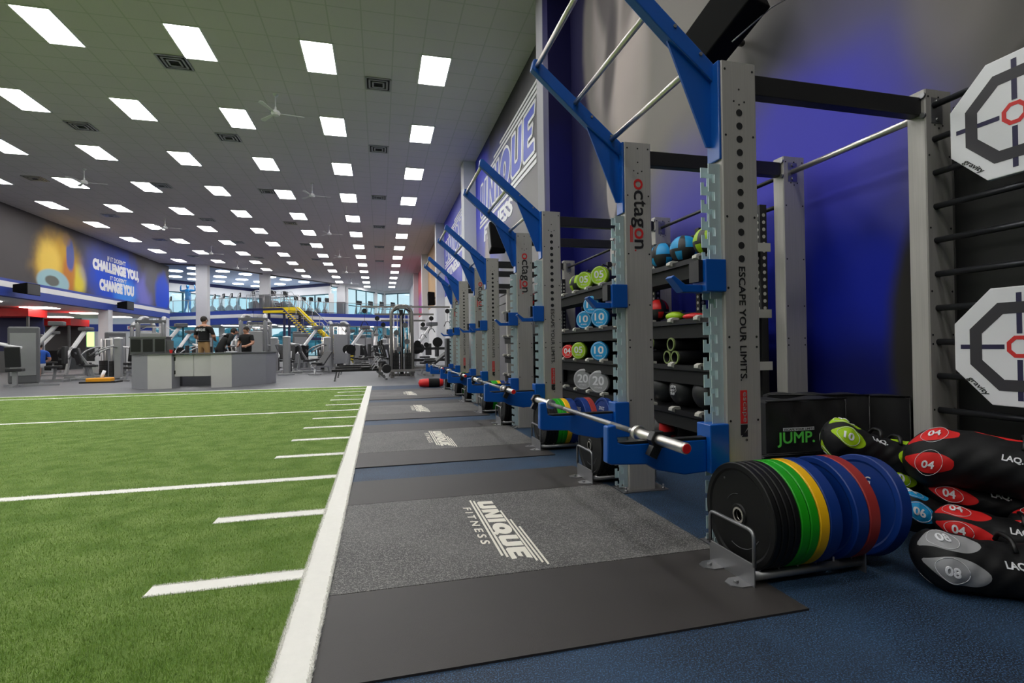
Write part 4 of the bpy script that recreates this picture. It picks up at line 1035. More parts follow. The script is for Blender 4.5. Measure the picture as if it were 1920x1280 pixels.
for i, (a, b_) in enumerate((((-5.32, 15.72), (-4.86, 15.68)), ((-4.85, 15.68), (-4.40, 15.62)))):
    d = MB().bar((a[0]+4.9, a[1]-16.4, .6), (b_[0]+4.9, b_[1]-16.4, .6), .025, .58).build('door', M_CAB, ct)
    h = MB()
    x, y = (a if i == 0 else b_)
    for z in (.42, .78): h.box(x+4.9-.02, x+4.9+.02, y-16.4-.02, y-16.4+.02, z-.05, z+.05)
    h.build('hinge', M_BLACK, d)
def on_counter(nm, lab, cat, x, y, z=.936): return thing(nm, lab, cat, (x, y, z))
t = on_counter('equipment_case', 'dark grey drawer case with silver top on the counter', 'case', -6.0, 16.05)
MB().box(-.42, .42, -.2, .2, 0, .42).build('case_body', M_GREYD, t, bevel=.01); MB().box(-.44, .44, -.21, .21, .42, .45).build('silver_top', M_STEEL, t)
for x in (-.28, .0, .28): MB().box(x-.11, x+.11, -.215, -.2, .05, .38).build('drawer_front', M_BLACKP, t)
t = on_counter('monitor', 'grey computer monitor seen from behind on the counter', 'monitor', -5.62, 15.95)
MB().box(-.2, .2, -.03, .0, .06, .34).build('screen_housing', M_GREYD, t, bevel=.01); MB().box(-.03, .03, -.02, .05, 0, .1).box(-.1, .1, -.08, .08, 0, .012).build('stand', M_GREYD, t)
t = on_counter('cup', 'small red cup on the counter edge', 'cup', -5.42, 15.75)
MB().lathe([(0, 0), (.03, 0), (.04, .09), (.036, .09), (.028, .006)], (0, 0, 0), (0, 0, 1), 16).build('cup_body', M_REDV, t)
t = on_counter('papers', 'white papers lying on the right part of the counter', 'papers', -4.0, 15.95)
MB().box(-.12, .12, -.1, .1, 0, .03).build('paper_stack', M_BOARD, t)

# ---------------------------------------------------------------- people
def skinned(nodes, edges, root, sub=2):
    me = bpy.data.meshes.new('b'); names = list(nodes); me.from_pydata([nodes[n][0] for n in names], [(names.index(a), names.index(b)) for a, b in edges], [])
    o = bpy.data.objects.new('b', me); COL.objects.link(o)
    o.modifiers.new('skin', 'SKIN').use_smooth_shade = True
    for i, n in enumerate(names):
        r = nodes[n][1]; r = r if isinstance(r, tuple) else (r, r)
        me.skin_vertices[0].data[i].radius = r; me.skin_vertices[0].data[i].use_root = (n == root)
    s = o.modifiers.new('s', 'SUBSURF'); s.levels = sub; s.render_levels = sub
    dg = bpy.context.evaluated_depsgraph_get(); out = bpy.data.meshes.new_from_object(o.evaluated_get(dg))
    bpy.data.objects.remove(o); return out
def human(root, J, paint, mats, hair=None, cap=None):
    """J: joint positions; paint(center)->material index"""
    R = {'pelvis': (.15, .115), 'waist': (.15, .11), 'chest': (.19, .125), 'neckb': (.12, .085), 'neck': (.055, .055), 'head0': (.062, .07), 'head1': (.078, .095), 'head2': (.072, .085), 'head3': (.04, .05),
         'sh': .075, 'el': .052, 'wr': .031, 'pa': (.042, .022), 'hip': .09, 'kn': .062, 'an': .042, 'heel': .045, 'toe': (.045, .03)}
    nodes = {}; E = []
    for k, p in J.items():
        b = k.split('.')[0]; nodes[k] = (p, R[b])
    tr = ['pelvis', 'waist', 'chest', 'neckb', 'neck', 'head0', 'head1', 'head2', 'head3']; E += list(zip(tr, tr[1:]))
    for s in ('l', 'r'):
        E += [('chest' if False else 'neckb', 'sh.'+s), ('sh.'+s, 'el.'+s), ('el.'+s, 'wr.'+s), ('wr.'+s, 'pa.'+s)]
        E += [('pelvis', 'hip.'+s), ('hip.'+s, 'kn.'+s), ('kn.'+s, 'an.'+s), ('an.'+s, 'toe.'+s)]
        w = Vector(J['wr.'+s]); p = Vector(J['pa.'+s]); d = (p-w).normalized(); sd = d.cross(Vector((0, 1, .3))).normalized()
        for i, (o, l) in enumerate(((-.026, .062), (-.009, .072), (.009, .068), (.026, .054))):
            n1 = 'f%d.%s' % (i, s); n2 = 'g%d.%s' % (i, s)
            nodes[n1] = (tuple(p+sd*o+d*l*.5), .0095); nodes[n2] = (tuple(p+sd*o*1.05+d*l+Vector((0, .012, -.004))), .008); E += [('pa.'+s, n1), (n1, n2)]
        nodes['t0.'+s] = (tuple(w+(p-w)*.5-sd*.042), .011); nodes['t1.'+s] = (tuple(p-sd*.052+d*.01), .009); E += [('wr.'+s, 't0.'+s), ('t0.'+s, 't1.'+s)]
    me = skinned(nodes, E, 'pelvis', 3)
    me.materials.clear()
    for m in mats: me.materials.append(m)
    for pl in me.polygons: pl.material_index = paint(pl.center)
    o = bpy.data.objects.new('body', me); COL.objects.link(o); o.parent = root
    hd = Vector(J['head1']); f = Vector(J.get('face', (0, 1, 0))) if False else None
    return o
def stand_J(h=1.8, turn=0., arms='front'):
    s = h/1.8; J = {}
    def P(k, x, y, z): J[k] = (x*s, y*s, z*s)
    P('pelvis', 0, 0, .96); P('waist', 0, .0, 1.12); P('chest', 0, .01, 1.34); P('neckb', 0, 0, 1.47); P('neck', 0, .01, 1.54); P('head0', 0, .02, 1.60); P('head1', 0, .03, 1.67); P('head2', 0, .02, 1.73); P('head3', 0, .02, 1.785)
    for sg, q in ((-1, 'l'), (1, 'r')):
        P('sh.'+q, sg*.21, 0, 1.43); P('el.'+q, sg*.31, .03, 1.16); P('wr.'+q, sg*.19, .24, 1.06); P('pa.'+q, sg*.15, .32, 1.05)
        P('hip.'+q, sg*.095, 0, .88); P('kn.'+q, sg*.12, .02, .50); P('an.'+q, sg*.13, -.02, .09); P('toe.'+q, sg*.14, .13, .035)
    return J
def head_bits(root, c, facing, hairm, r=.1, cap=False):
    """hair cap behind/above the face plus nose, ears and eyes; facing = angle of the face about z"""
    F = Vector((math.sin(facing), math.cos(facing), 0)); S = Vector((F.y, -F.x, 0)); c = Vector(c)
    h = MB(); R = Matrix(((S.x, F.x, 0), (S.y, F.y, 0), (0, 0, 1)))
    h.ell(c-F*.018+Vector((0, 0, .03)), (.084, .098, .098), 0, 18, 12, M=R); h.build('hair', hairm, root)
    b = MB(); b.ell(c+F*.105+Vector((0, 0, -.012)), (.012, .018, .022), 0, 8, 6, M=R)
    for s in (-1, 1): b.ell(c+S*s*.084+Vector((0, 0, -.01)), (.01, .02, .03), 0, 8, 6, M=R)
    b.build('nose_and_ears', M_SKIN, root)
    e = MB()
    for s in (-1, 1): e.ell(c+S*s*.032+F*.09+Vector((0, 0, .012)), (.011, .008, .007), 0, 8, 6, M=R)
    e.box(-.02, .02, .088, .094, -.052, -.046, 0, Matrix.Translation(c) @ R.to_4x4()); e.build('eyes_and_mouth', M_HAIR, root)
p = thing('person', 'standing person in black T-shirt and khaki trousers, seen from behind the counter', 'person', (-4.98, 16.95, .28), -.35, 'staff at the counter')
J = stand_J(1.72)
human(p, J, lambda c: 0 if c.z > 1.415 else (0 if (abs(c.x) > .195 and c.z < 1.17) or c.y > .185 else (1 if c.z > .99 else (2 if c.z > .1 else 3))), [M_SKIN, M_CLOTHB, M_KHAKI, M_SHOE])
head_bits(p, J['head1'], .3, M_HAIR)
MB().tube([(.158*math.cos(a), .122*math.sin(a), .99) for a in np.linspace(0, 2*PI, 29)], .022, 8).build('belt', M_BLACKP, p)
w = MB(); text(w, 'UNIQUE', (-.14, -.142, 1.27), (1, 0, 0), (0, 0, 1), .28, .08, .03, .004); w.build('back_print', M_BOARD, p)
def bent_J():
    J = stand_J(1.55); T = {}
    for k, v in J.items():
        v = Vector(v)
        if k.split('.')[0] in ('waist', 'chest', 'neckb', 'neck', 'head0', 'head1', 'head2', 'head3', 'sh', 'el', 'wr', 'pa'):
            o = Vector((0, 0, .83)); v = o+Matrix.Rotation(-.75, 3, 'X') @ (v-o)
        T[k] = tuple(v)
    return T
p = thing('person', 'person in black T-shirt with white back print leaning over the counter', 'person', (-4.58, 16.98, .28), -.9, 'staff at the counter')
J = bent_J()
def paintb(c):
    if c.z < .1: return 3
    if c.z < .80 and c.y < .3: return 2
    if (Vector(c)-Vector(J['head1'])).length < .17: return 0
    return 0 if min((Vector(c)-Vector(J[k])).length for k in ('wr.l', 'wr.r', 'pa.l', 'pa.r')) < .14 else 1
human(p, J, paintb, [M_SKIN, M_CLOTHB, M_CLOTHB, M_SHOE]); head_bits(p, J['head1'], 0., M_HAIR)
_R = Matrix.Rotation(-.75, 3, 'X'); _o = Vector((0, 0, .83))
w = MB(); text(w, 'UNIQUE', _o+_R @ (Vector((-.12, -.138, 1.16))-_o), (1, 0, 0), _R @ Vector((0, 0, 1)), .24, .07, .03, .004); w.build('back_print', M_BOARD, p)
p = thing('person', 'person in black T-shirt with dark cap facing the others at the counter', 'person', (-3.98, 17.55, .28), 2.7, 'staff at the counter')
J = stand_J(1.42)
human(p, J, lambda c: 0 if c.z > 1.2 else (0 if (abs(c.x) > .17 and c.z < 1.0) or c.y > .16 else (1 if c.z > .78 else (2 if c.z > .1 else 3))), [M_SKIN, M_CLOTHB, M_CLOTHB, M_SHOE])
head_bits(p, J['head1'], 0., M_HAIR)
def seat_J():
    J = stand_J(1.75); T = {}
    for k, v in J.items():
        v = Vector(v); b = k.split('.')[0]; v.z -= .40
        if b == 'kn': v = Vector((v.x, .42, .50))
        if b == 'an': v = Vector((v.x, .44, .09))
        if b == 'toe': v = Vector((v.x, .60, .04))
        if b == 'hip': v = Vector((v.x, .04, .52))
        T[k] = tuple(v)
    return T
def sitter(label, loc, rz, mats, grp=None):
    p = thing('person', label, 'person', loc, rz, grp); J = seat_J()
    human(p, J, lambda c: 0 if c.z > 1.10 else (0 if (abs(c.x) > .2 and c.z < .83) or (c.y > .2 and c.z > .58) else (1 if c.z > .60 and c.y < .2 else (2 if c.z > .45 or c.y < .3 else (0 if c.z > .1 else 3)))), mats); head_bits(p, J['head1'], 0., M_HAIR)
sitter('person in blue shirt sitting at a machine on the far left', (-12.0, 22.6, 0), .8, [M_SKIN, M_SHIRTB, M_BOARD, M_SHOE])
sitter('person in dark clothes with bright blue belt sitting beside the blue-shirted one', (-13.2, 23.3, 0), -.6, [M_SKIN, M_GREYD, M_CLOTHB, M_SHOE])
# blue statue on the deck
st_ = thing('statue', 'blue glossy muscleman statue flexing both arms on the upper deck', 'statue', (-16.3, 51.3, 4.08), 2.8)
J = stand_J(2.72); s = 2.72/1.8
for sg, q in ((-1, 'l'), (1, 'r')):
    J['el.'+q] = (sg*.46*s, 0, 1.44*s); J['wr.'+q] = (sg*.44*s, .02, 1.66*s); J['pa.'+q] = (sg*.42*s, .02, 1.73*s)
for q, x in (('l', -.22), ('r', .26)): J['an.'+q] = (x*s, 0, .09*s); J['toe.'+q] = (x*s*1.05, .13*s, .035*s)
_R = 1.5
_old = skinned
def big(nodes, edges, root, sub): return _old({k: (v[0], tuple(x*1.6 for x in (v[1] if isinstance(v[1], tuple) else (v[1], v[1])))) for k, v in nodes.items()}, edges, root, sub)
skinned = big; human(st_, J, lambda c: 0, [M_STATUE]); skinned = _old

# ---------------------------------------------------------------- training machines
GF, GD, PD, CH = M_GREYF, M_GREYD, M_PAD, M_CHROME
def wstack(r, x, y, z0=.12, n=12, w=.3, d=.12):
    b = MB()
    for i in range(n): b.box(x-w/2, x+w/2, y-d/2, y+d/2, z0+i*.045, z0+i*.045+.04)
    b.build('weight_stack', M_BLACKP, r); g = MB()
    for s in (-1, 1): g.cyl((x+s*w*.35, y, .06), (x+s*w*.35, y, 1.5), .012, 8)
    g.build('guide_rods', CH, r)
def pad(r, nm, c, s, rot=0.):
    R = Matrix.Translation(Vector(c)) @ Matrix.Rotation(rot, 4, 'X')
    MB().box(-s[0]/2, s[0]/2, -s[1]/2, s[1]/2, -s[2]/2, s[2]/2, 0, R).build(nm, PD, r, bevel=.02)
def m_column(h=1.45):
    r = thing('strength_machine', '', 'exercise machine')
    MB().prism([(-.13, -.10, .02), (-.08, -.14, .02), (.08, -.14, .02), (.13, -.10, .02), (.13, .10, .02), (-.13, .10, .02)], (0, 0, h)).build('column_shroud', GF, r, bevel=.02)
    MB().lathe([(0, .05), (.12, .03), (.15, 0)], (0, -.02, h+.02), (0, 0, 1), 14).build('column_cap', M_WHITE, r)
    wstack(r, 0, .18)
    MB().box(-.06, .06, -.1, 1.25, 0, .08).box(-.4, .4, 1.2, 1.3, 0, .08).box(-.3, .3, -.2, -.1, 0, .06).build('base_frame', GF, r, bevel=.01)
    MB().bar((0, .7, .08), (0, .8, .45), .08, .08).bar((0, .8, .45), (0, 1.15, 1.0), .07, .07).build('seat_post', GF, r)
    pad(r, 'seat', (0, .78, .5), (.34, .36, .08)); pad(r, 'backrest', (0, 1.08, .85), (.3, .08, .6), -.25)
    for s in (-1, 1):
        MB().tube(fil([(s*.1, .0, 1.15), (s*.42, .1, 1.2), (s*.45, .5, 1.05), (s*.38, .75, .85)], .12, 5), .028, 10).build('press_arm', GF, r)
        MB().cyl((s*.38, .75, .80), (s*.38, .75, .98), .022, 8).build('handle_grip', M_BLACKP, r)
    return r
def m_tall():
    r = thing('cable_machine', '', 'exercise machine')
    for s in (-1, 1):
        MB().tube(fil([(s*.42, .0, 0), (s*.42, 0, 2.15), (s*.36, .25, 2.3), (s*.30, .7, 2.3)], .12, 5), .075, 10).build('upright', GF, r)
    MB().box(-.5, .5, -.06, .06, 2.08, 2.2).build('top_beam', GD, r, bevel=.01)
    MB().box(-.35, .35, -.09, -.05, .25, 1.7).build('shroud', GF, r, bevel=.02)
    wstack(r, 0, .05); MB().box(-.5, .5, -.12, .12, 0, .07).box(-.05, .05, 0, 1.3, 0, .07).build('base_frame', GF, r)
    pad(r, 'seat', (0, .85, .48), (.36, .4, .08)); pad(r, 'thigh_pad', (0, .62, .72), (.5, .12, .12)); MB().box(-.04, .04, .8, .9, .05, .44).build('seat_post', GF, r)
    MB().tube([(-.55, .75, 1.85), (-.35, .75, 1.95), (.35, .75, 1.95), (.55, .75, 1.85)], .015, 8).build('pull_bar', CH, r); MB().cyl((0, .75, 1.95), (0, .75, 2.3), .005, 6).build('cable', M_BLACKP, r)
    return r
def m_panel():
    r = thing('selector_machine', '', 'exercise machine')
    MB().prism([(-.36, -.12, .05), (.36, -.12, .05), (.36, .12, .05), (-.36, .12, .05)], (0, 0, 1.75)).build('panel_housing', M_GREYD, r, bevel=.05)
    MB().box(-.30, .30, -.135, -.12, .3, 1.6).build('front_panel', GF, r, bevel=.005)
    MB().tube(fil([(-.36, -.05, 1.25), (-.55, -.35, 1.3), (-.2, -.7, 1.2), (.1, -.75, 1.15)], .15, 5), .04, 10).build('curved_arm', M_WHITE, r)
    MB().box(-.4, .4, -.3, .3, 0, .06).box(-.05, .05, -.3, -1.4, 0, .06).box(.05, .95, -.8, -.7, 0, .05).build('base_frame', GF, r)
    pad(r, 'seat', (0, -.95, .5), (.36, .4, .09)); pad(r, 'backrest', (0, -1.2, .88), (.34, .08, .6), .2); MB().box(-.05, .05, -1.05, -.9, .05, .46).build('seat_post', GF, r)
    return r
def m_lever():
    r = thing('lever_machine', '', 'exercise machine')
    MB().bar((-.5, 0, .05), (.9, 0, .05), .1, .08).bar((-.4, -.5, .04), (-.4, .5, .04), .08, .07).bar((.8, -.5, .04), (.8, .5, .04), .08, .07).build('base_frame', GF, r)
    MB().bar((-.35, 0, .05), (-.1, 0, 1.2), .1, .1).build('main_post', GF, r, bevel=.01)
    MB().bar((-.35, 0, .75), (.55, 0, 1.95), .16, .12).build('lever_arm', M_WHITE, r, bevel=.03)
    MB().box(.35, .75, -.2, .2, 1.9, 2.05).build('lever_head', GD, r, bevel=.03)
    for s in (-1, 1): MB().lathe([(0, 0), (.21, 0), (.22, .01), (.22, .05), (0, .05)], (-.2, s*.28, .95), (0, s, 0), 24).build('weight_disc', M_RUB, r)
    pad(r, 'seat', (.45, 0, .5), (.4, .36, .09)); pad(r, 'backrest', (.75, 0, .9), (.09, .34, .6)); MB().bar((.45, 0, .05), (.5, 0, .45), .07, .07).build('seat_post', GF, r)
    return r
def m_multi():
    r = thing('multi_gym', '', 'exercise machine'); MS = pm('dark_silver_frame', s2l(150, 147, 144), .3, metal=.5)
    for sx in (-.34, .34):
        for sy in (-.5, .5): MB().tube(fil([(sx, sy, .03), (sx, sy, 2.2), (sx*.5, sy, 2.4), (0, sy, 2.4)], .15, 5), .045, 10).build('upright', MS, r)
    for i, (z, L) in enumerate(((2.36, 1.6), (2.14, 1.1), (1.95, .85))):
        y = (-.5, 0, .5)[i]; MB().box(-L*.8, L, y-.035, y+.035, z-.03, z+.03).build('cross_arm', MS, r)
        for s in (-.8, 1):
            x = s*L-.08*(1 if s > 0 else -1)
            MB().lathe([(0, 0), (.08, 0), (.08, .03), (0, .03)], (x, y, z-.14), (0, 1, 0), 14).build('pulley', M_BLACKP, r)
            MB().cyl((x, y, z-.5), (x, y, z-.15), .006, 5).build('cable', M_BLACKP, r)
            MB().tube([(x-.12, y, z-.66), (x-.05, y, z-.5), (x+.05, y, z-.5), (x+.12, y, z-.62)], .014, 6).build('cable_handle', M_BLACKP, r)
    for x in (-.2, .2): wstack(r, x, -.42, .2, 14, .2, .12)
    for x in (-.2, .2): wstack(r, x, .3, .2, 16, .2, .14)
    for x in (-.26, -.14, -.02, .1, .22): MB().cyl((x, -.3, .2), (x, -.3, 2.1), .013, 8).build('guide_rod', CH, r)
    MB().box(-.06, .06, -.08, .08, .1, 2.3).build('centre_post', M_BLACKP, r)
    for z, x in ((1.5, -.18), (1.2, .16), (.95, -.1), (1.75, .1)): MB().lathe([(0, 0), (.09, 0), (.09, .04), (0, .04)], (x, -.47, z), (0, 1, 0), 14).build('pulley', GD, r)
    for s in (-1, 1): MB().tube(fil([(s*.28, -.5, 2.2), (s*.1, -.62, 2.3), (s*.05, -.62, 2.05)], .08, 4), .02, 6).build('grip', M_BLACKP, r)
    MB().box(-.42, .42, -.55, -.47, .2, .28).box(-.42, .42, .45, .53, 0, .1).box(-.39, -.30, -.6, .6, 0, .05).box(.30, .39, -.6, .6, 0, .05).build('base_frame', MS, r)
    pad(r, 'seat', (.95, 0, .52), (.4, .34, .08)); MB().bar((.4, 0, .3), (1.1, 0, .3), .08, .08).bar((1.05, 0, .0), (1.0, 0, .48), .07, .07).build('seat_frame', MS, r)
    pad(r, 'seat', (-.7, .3, .52), (.34, .34, .08)); MB().bar((-.35, .3, .3), (-.8, .3, .3), .08, .08).bar((-.75, .3, .0), (-.7, .3, .48), .07, .07).build('seat_frame', MS, r)
    return r
def m_rower():
    r = thing('rowing_machine', '', 'exercise machine')
    MB().box(-1.15, .25, -.06, .06, .28, .36).build('slide_rail', M_BLACKP, r, bevel=.01)
    MB().bar((-1.0, 0, .28), (-1.06, 0, .02), .05, .05).bar((-1.06, -.22, .02), (-1.06, .22, .02), .05, .04).build('rear_leg', GD, r)
    MB().bar((.2, 0, .28), (.45, 0, .06), .07, .07).bar((.48, -.25, .03), (.48, .25, .03), .06, .05).build('front_leg', GD, r)
    MB().lathe([(0, -.06), (.13, -.06), (.15, 0), (.13, .06), (0, .06)], (.5, 0, .34), (0, 1, 0), 24).build('flywheel', M_BLACKP, r)
    pad(r, 'seat', (-.15, 0, .40), (.28, .3, .06))
    MB().bar((.05, -.14, .32), (.32, -.14, .68), .1, .02).bar((.05, .14, .32), (.32, .14, .68), .1, .02).build('footrest', M_STEEL, r)
    MB().bar((.5, 0, .7), (.38, 0, 1.1), .04, .04).box(.32, .38, -.13, .13, 1.08, 1.25).build('console', M_BLACKP, r)
    MB().cyl((.3, -.2, .82), (.3, .2, .82), .014, 8).build('pull_handle', CH, r)
    return r
def m_bench():
    r = thing('weight_bench', '', 'bench')
    MB().bar((-.6, 0, .3), (.6, 0, .3), .07, .07).bar((-.6, -.25, .03), (-.6, .25, .03), .06, .05).bar((.6, -.25, .03), (.6, .25, .03), .06, .05).bar((-.6, 0, .03), (-.5, 0, .32), .06, .06).bar((.6, 0, .03), (.5, 0, .32), .06, .06).build('bench_frame', GF, r)
    pad(r, 'seat', (-.42, 0, .44), (.34, .3, .08)); R = Matrix.Translation(Vector((.2, 0, .62))) @ Matrix.Rotation(-.6, 4, 'Y')
    MB().box(-.45, .45, -.15, .15, -.04, .04, 0, R).build('backrest', PD, r, bevel=.02)
    return r
protos = {'column': m_column, 'tall': m_tall, 'panel': m_panel, 'lever': m_lever, 'multi': m_multi, 'rower': m_rower, 'bench': m_bench}
made = {}
def put(kind, x, y, rz, label, grp):
    if kind not in made: made[kind] = protos[kind](); o = made[kind]
    else: o = dup(made[kind])
    o.location = (x, y, 0); o.rotation_euler = (0, 0, rz); o['label'] = label; o['group'] = grp
    return o
GL = 'machines left of the counter'; GC = 'machines behind the counter'; GR = 'machines between counter and stairs'
for a in [('panel', -10.6, 19.2, .3, 'tall grey selector machine with white curved arm at the far left edge', GL), ('lever', -11.2, 20.9, .2, 'lever machine with raised diagonal pale arm near the left edge', GL), ('panel', -13.4, 21.6, -.4, 'grey selector machine behind the one at the left edge', GL),
    ('column', -10.3, 23.6, 2.6, 'short grey column machine right of the raised lever arm', GL), ('column', -9.25, 21.9, 1.8, 'short grey column machine beside the yellow cleaner', GL), ('panel', -10.6, 24.9, .9, 'grey selector machine in front of the low room pillar', GL),
    ('lever', -12.4, 25.6, 1.2, 'lever machine in the second row under the blue soffit', GL), ('column', -11.4, 26.5, .5, 'column machine in the second row left of the pillar', GL), ('tall', -10.6, 27.5, .3, 'tall cable machine under the soffit near the pillar', GL),
    ('panel', -14.6, 27.0, .2, 'grey selector machine deep under the left mural', GL), ('lever', -16.2, 30.5, .6, 'lever machine in the low room near the red counter', GL), ('column', -13.5, 31.0, .1, 'column machine in the low room before the white wall', GL), ('bench', -7.9, 20.6, .8, 'inclined bench behind the yellow cleaner', GL),
    ('tall', -8.6, 23.0, .1, 'tall cable machine left behind the counter case', GC), ('column', -7.4, 24.9, 2.2, 'column machine behind the counter case', GC), ('lever', -7.9, 22.3, .5, 'lever machine with black pads behind the left counter', GC), ('panel', -8.2, 28.0, .4, 'grey selector machine between the counter and the deck pillar', GC),
    ('column', -6.9, 28.4, 1.1, 'column machine seen between the counter doors', GC), ('lever', -8.4, 33.4, -.5, 'lever machine left of the standing person', GC), ('panel', -6.2, 31.5, .2, 'grey selector machine right of the leaning person', GC), ('bench', -6.6, 23.9, .3, 'inclined bench behind the staff', GC), ('column', -5.9, 25.0, .9, 'column machine behind the cap wearer', GC),
    ('tall', -4.62, 21.4, 0, 'tall silver cable machine rising over the right end of the counter', GR), ('tall', -5.1, 24.8, .3, 'tall cable machine behind the silver one at the counter end', GR), ('column', -4.3, 23.7, 0, 'grey column machine just right of the counter, left of a pair', GR), ('column', -3.52, 21.8, 0, 'grey column machine just right of the counter, right of a pair', GR),
    ('lever', -3.3, 25.4, .4, 'lever machine behind the pair of grey columns', GR), ('panel', -3.9, 28.2, .3, 'dark selector machine under the top of the yellow stairs', GR), ('column', -2.2, 23.6, 1.4, 'column machine right of the lever machine under the stairs', GR), ('tall', -1.9, 27.0, .4, 'cable machine under the lower flight of the yellow stairs', GR),
    ('column', -2.9, 30.5, .4, 'column machine farther back under the stairs', GR), ('lever', -1.9, 29.8, 1.0, 'lever machine at the foot of the yellow stairs', GR), ('panel', -1.2, 33.0, .2, 'selector machine beyond the foot of the stairs', GR), ('bench', -.9, 30.0, .5, 'inclined bench beyond the rowing machines', GR), ('column', .2, 29.6, 2.0, 'column machine left of the multi gym, far back', GR), ('lever', -4.6, 33.0, 2.0, 'lever machine beyond the stairs pillar', GR), ('panel', -5.0, 36.0, .2, 'selector machine under the deck behind the stairs', GR),
    ('column', -5.5, 27.0, 1.6, 'column machine in the aisle under the deck pillar', GC), ('lever', -9.9, 30.0, .9, 'lever machine beyond the tall cable machine at left', GC), ('tall', -6.9, 34.5, .5, 'cable machine far back under the upper deck, behind the staff', GC), ('column', -5.3, 29.6, 2.4, 'column machine far back right of the cap wearer', GC),
    ('bench', -2.2, 21.6, 1.2, 'inclined bench left of the rowing machines', GR), ('lever', -1.2, 25.4, .3, 'lever machine behind the rowing machines, under the last steps', GR), ('column', .7, 28.4, 2.2, 'column machine far back, just right of the multi gym uprights', GR), ('tall', -.9, 36.5, .2, 'cable machine far back below the long fascia', GR), ('panel', .6, 34.0, .3, 'selector machine far back below the fascia, behind the multi gym', GR), ('lever', -.4, 39.0, 1.4, 'lever machine farthest back under the deck, behind the multi gym', GR),
    ('rower', -.30, 16.95, .05, 'nearest black rowing machine of three beyond the turf', 'rowing machines'), ('rower', -.36, 19.1, .05, 'middle black rowing machine of three beyond the turf', 'rowing machines'), ('rower', -.42, 21.3, .05, 'farthest black rowing machine of three beyond the turf', 'rowing machines'),
    ('multi', .72, 18.2, 0, 'large multi gym with cross arms beyond the platforms', 'machines at the right end'), ('bench', 1.98, 19.2, .4, 'inclined bench right of the multi gym', 'machines at the right end'), ('lever', 1.6, 22.0, .2, 'lever machine behind the multi gym near the right wall', 'machines at the right end'), ('column', .6, 24.5, .3, 'column machine hidden behind the multi gym', 'machines at the right end'), ('lever', 1.9, 26.5, .8, 'lever machine far back by the right wall pilaster', 'machines at the right end')]:
    put(*a)
t = thing('storage_cabinet', 'plain dark cabinet standing against the second pilaster', 'cabinet', (2.42, 16.9, 0))
MB().box(-.36, .36, -.25, .25, .05, 1.28).build('cabinet_body', M_GREYD, t, bevel=.01); MB().box(-.35, .35, -.262, -.25, .08, 1.25).build('door', M_PAD, t); MB().box(-.34, .34, -.23, .23, 0, .05).build('plinth', M_BLACKP, t)
t = thing('dumbbell_rack', 'low dark rack with discs standing beyond the cabinet', 'rack', (2.15, 21.0, 0))
MB().box(-.9, .5, -.25, .25, .9, 1.0).box(-.9, .5, -.25, .25, .45, .55).box(-.9, -.84, -.25, .25, 0, 1.1).box(.44, .5, -.25, .25, 0, 1.1).build('rack_frame', M_BLACKP, t)
for x, z in ((-.7, 1.14), (-.35, 1.10), (.1, 1.2)): MB().lathe([(0, 0), (z-1.0, 0), (z-1.0, .06), (0, .06)], (x, 0, z), (0, 1, 0), 18).build('disc', M_RUB, t)
t = thing('sandbag', 'red and black sandbag lying on the floor beyond the platforms', 'sandbag', (.92, 13.15, 0))
def fnr(i, k): return 1 if (i < 4 or i > 9) else 0
MB().ell((.3, 0, .1), (.34, .11, .1), 0, 18, 14, M=Matrix(((0, 0, 3.4), (0, 1, 0), (-.29, 0, 0))), fn=fnr).build('bag_body', [M_CLOTHB, M_REDV], t) if False else MB().lathe([(.02, 0), (.09, .03), (.105, .12), (.11, .25), (.11, .42), (.105, .52), (.09, .6), (.02, .64)], (0, 0, .11), (1, 0, 0), 18, mis=[1, 1, 1, 0, 0, 1, 1]).build('bag_body', [M_CLOTHB, M_REDV], t)
t = thing('floor_cleaner', 'yellow floor cleaning tool lying beside the left machines', 'cleaner', (-8.75, 19.6, 0))
MB().prism([(-.35, -.2, 0), (.35, -.2, 0), (.3, .2, 0), (-.3, .2, 0)], (0, 0, .16)).build('housing', M_ORANGE, t, bevel=.03); MB().box(-.5, .5, -.25, .25, 0, .05).build('black_base', M_BLACKP, t); MB().cyl((0, 0, .14), (.05, .1, .38), .05, 10).build('white_cap', M_BOARD, t)
# kiosk in the low room
t = thing('juice_bar', 'red-topped juice bar in the low room at left', 'kiosk', (-18.6, 33, 0))
MB().box(-1.9, .9, -.6, 1.0, 2.9, 3.3).build('red_fascia', M_REDV, t); MB().box(-1.0, 1.3, 2.4, 4.4, 2.55, 2.95).build('red_canopy', M_REDV, t)
MB().box(-1.8, .8, -.5, .9, 0, 1.1).build('counter_front', M_GREYD, t); MB().box(-.9, 1.2, 2.5, 4.3, 0, 1.1).build('counter_front', M_PAD, t)
MB().box(-1.8, .8, .8, .9, 1.1, 2.9).build('back_panel', M_NAVY, t); MB().box(-.9, 1.2, 4.2, 4.3, 1.1, 2.55).build('back_panel', M_GREYD, t)
for x, y, h in ((.75, -.5, 2.9), (-1.8, -.5, 2.9), (1.1, 2.5, 2.55), (-.9, 2.5, 2.55)): MB().box(x, x+.1, y, y+.1, 1.1, h).build('post', M_GREYD, t)
t = thing('lit_sign', 'glowing green square sign on the pale wall of the low room', 'sign', (-21.6, 46.3, 1.95)); MB().box(-.5, .5, -.04, .0, -.55, .55).build('lit_face', M_GREENSIGN, t); MB().box(-.56, .56, -.03, .06, -.61, .61).build('sign_frame', M_WHITE, t)
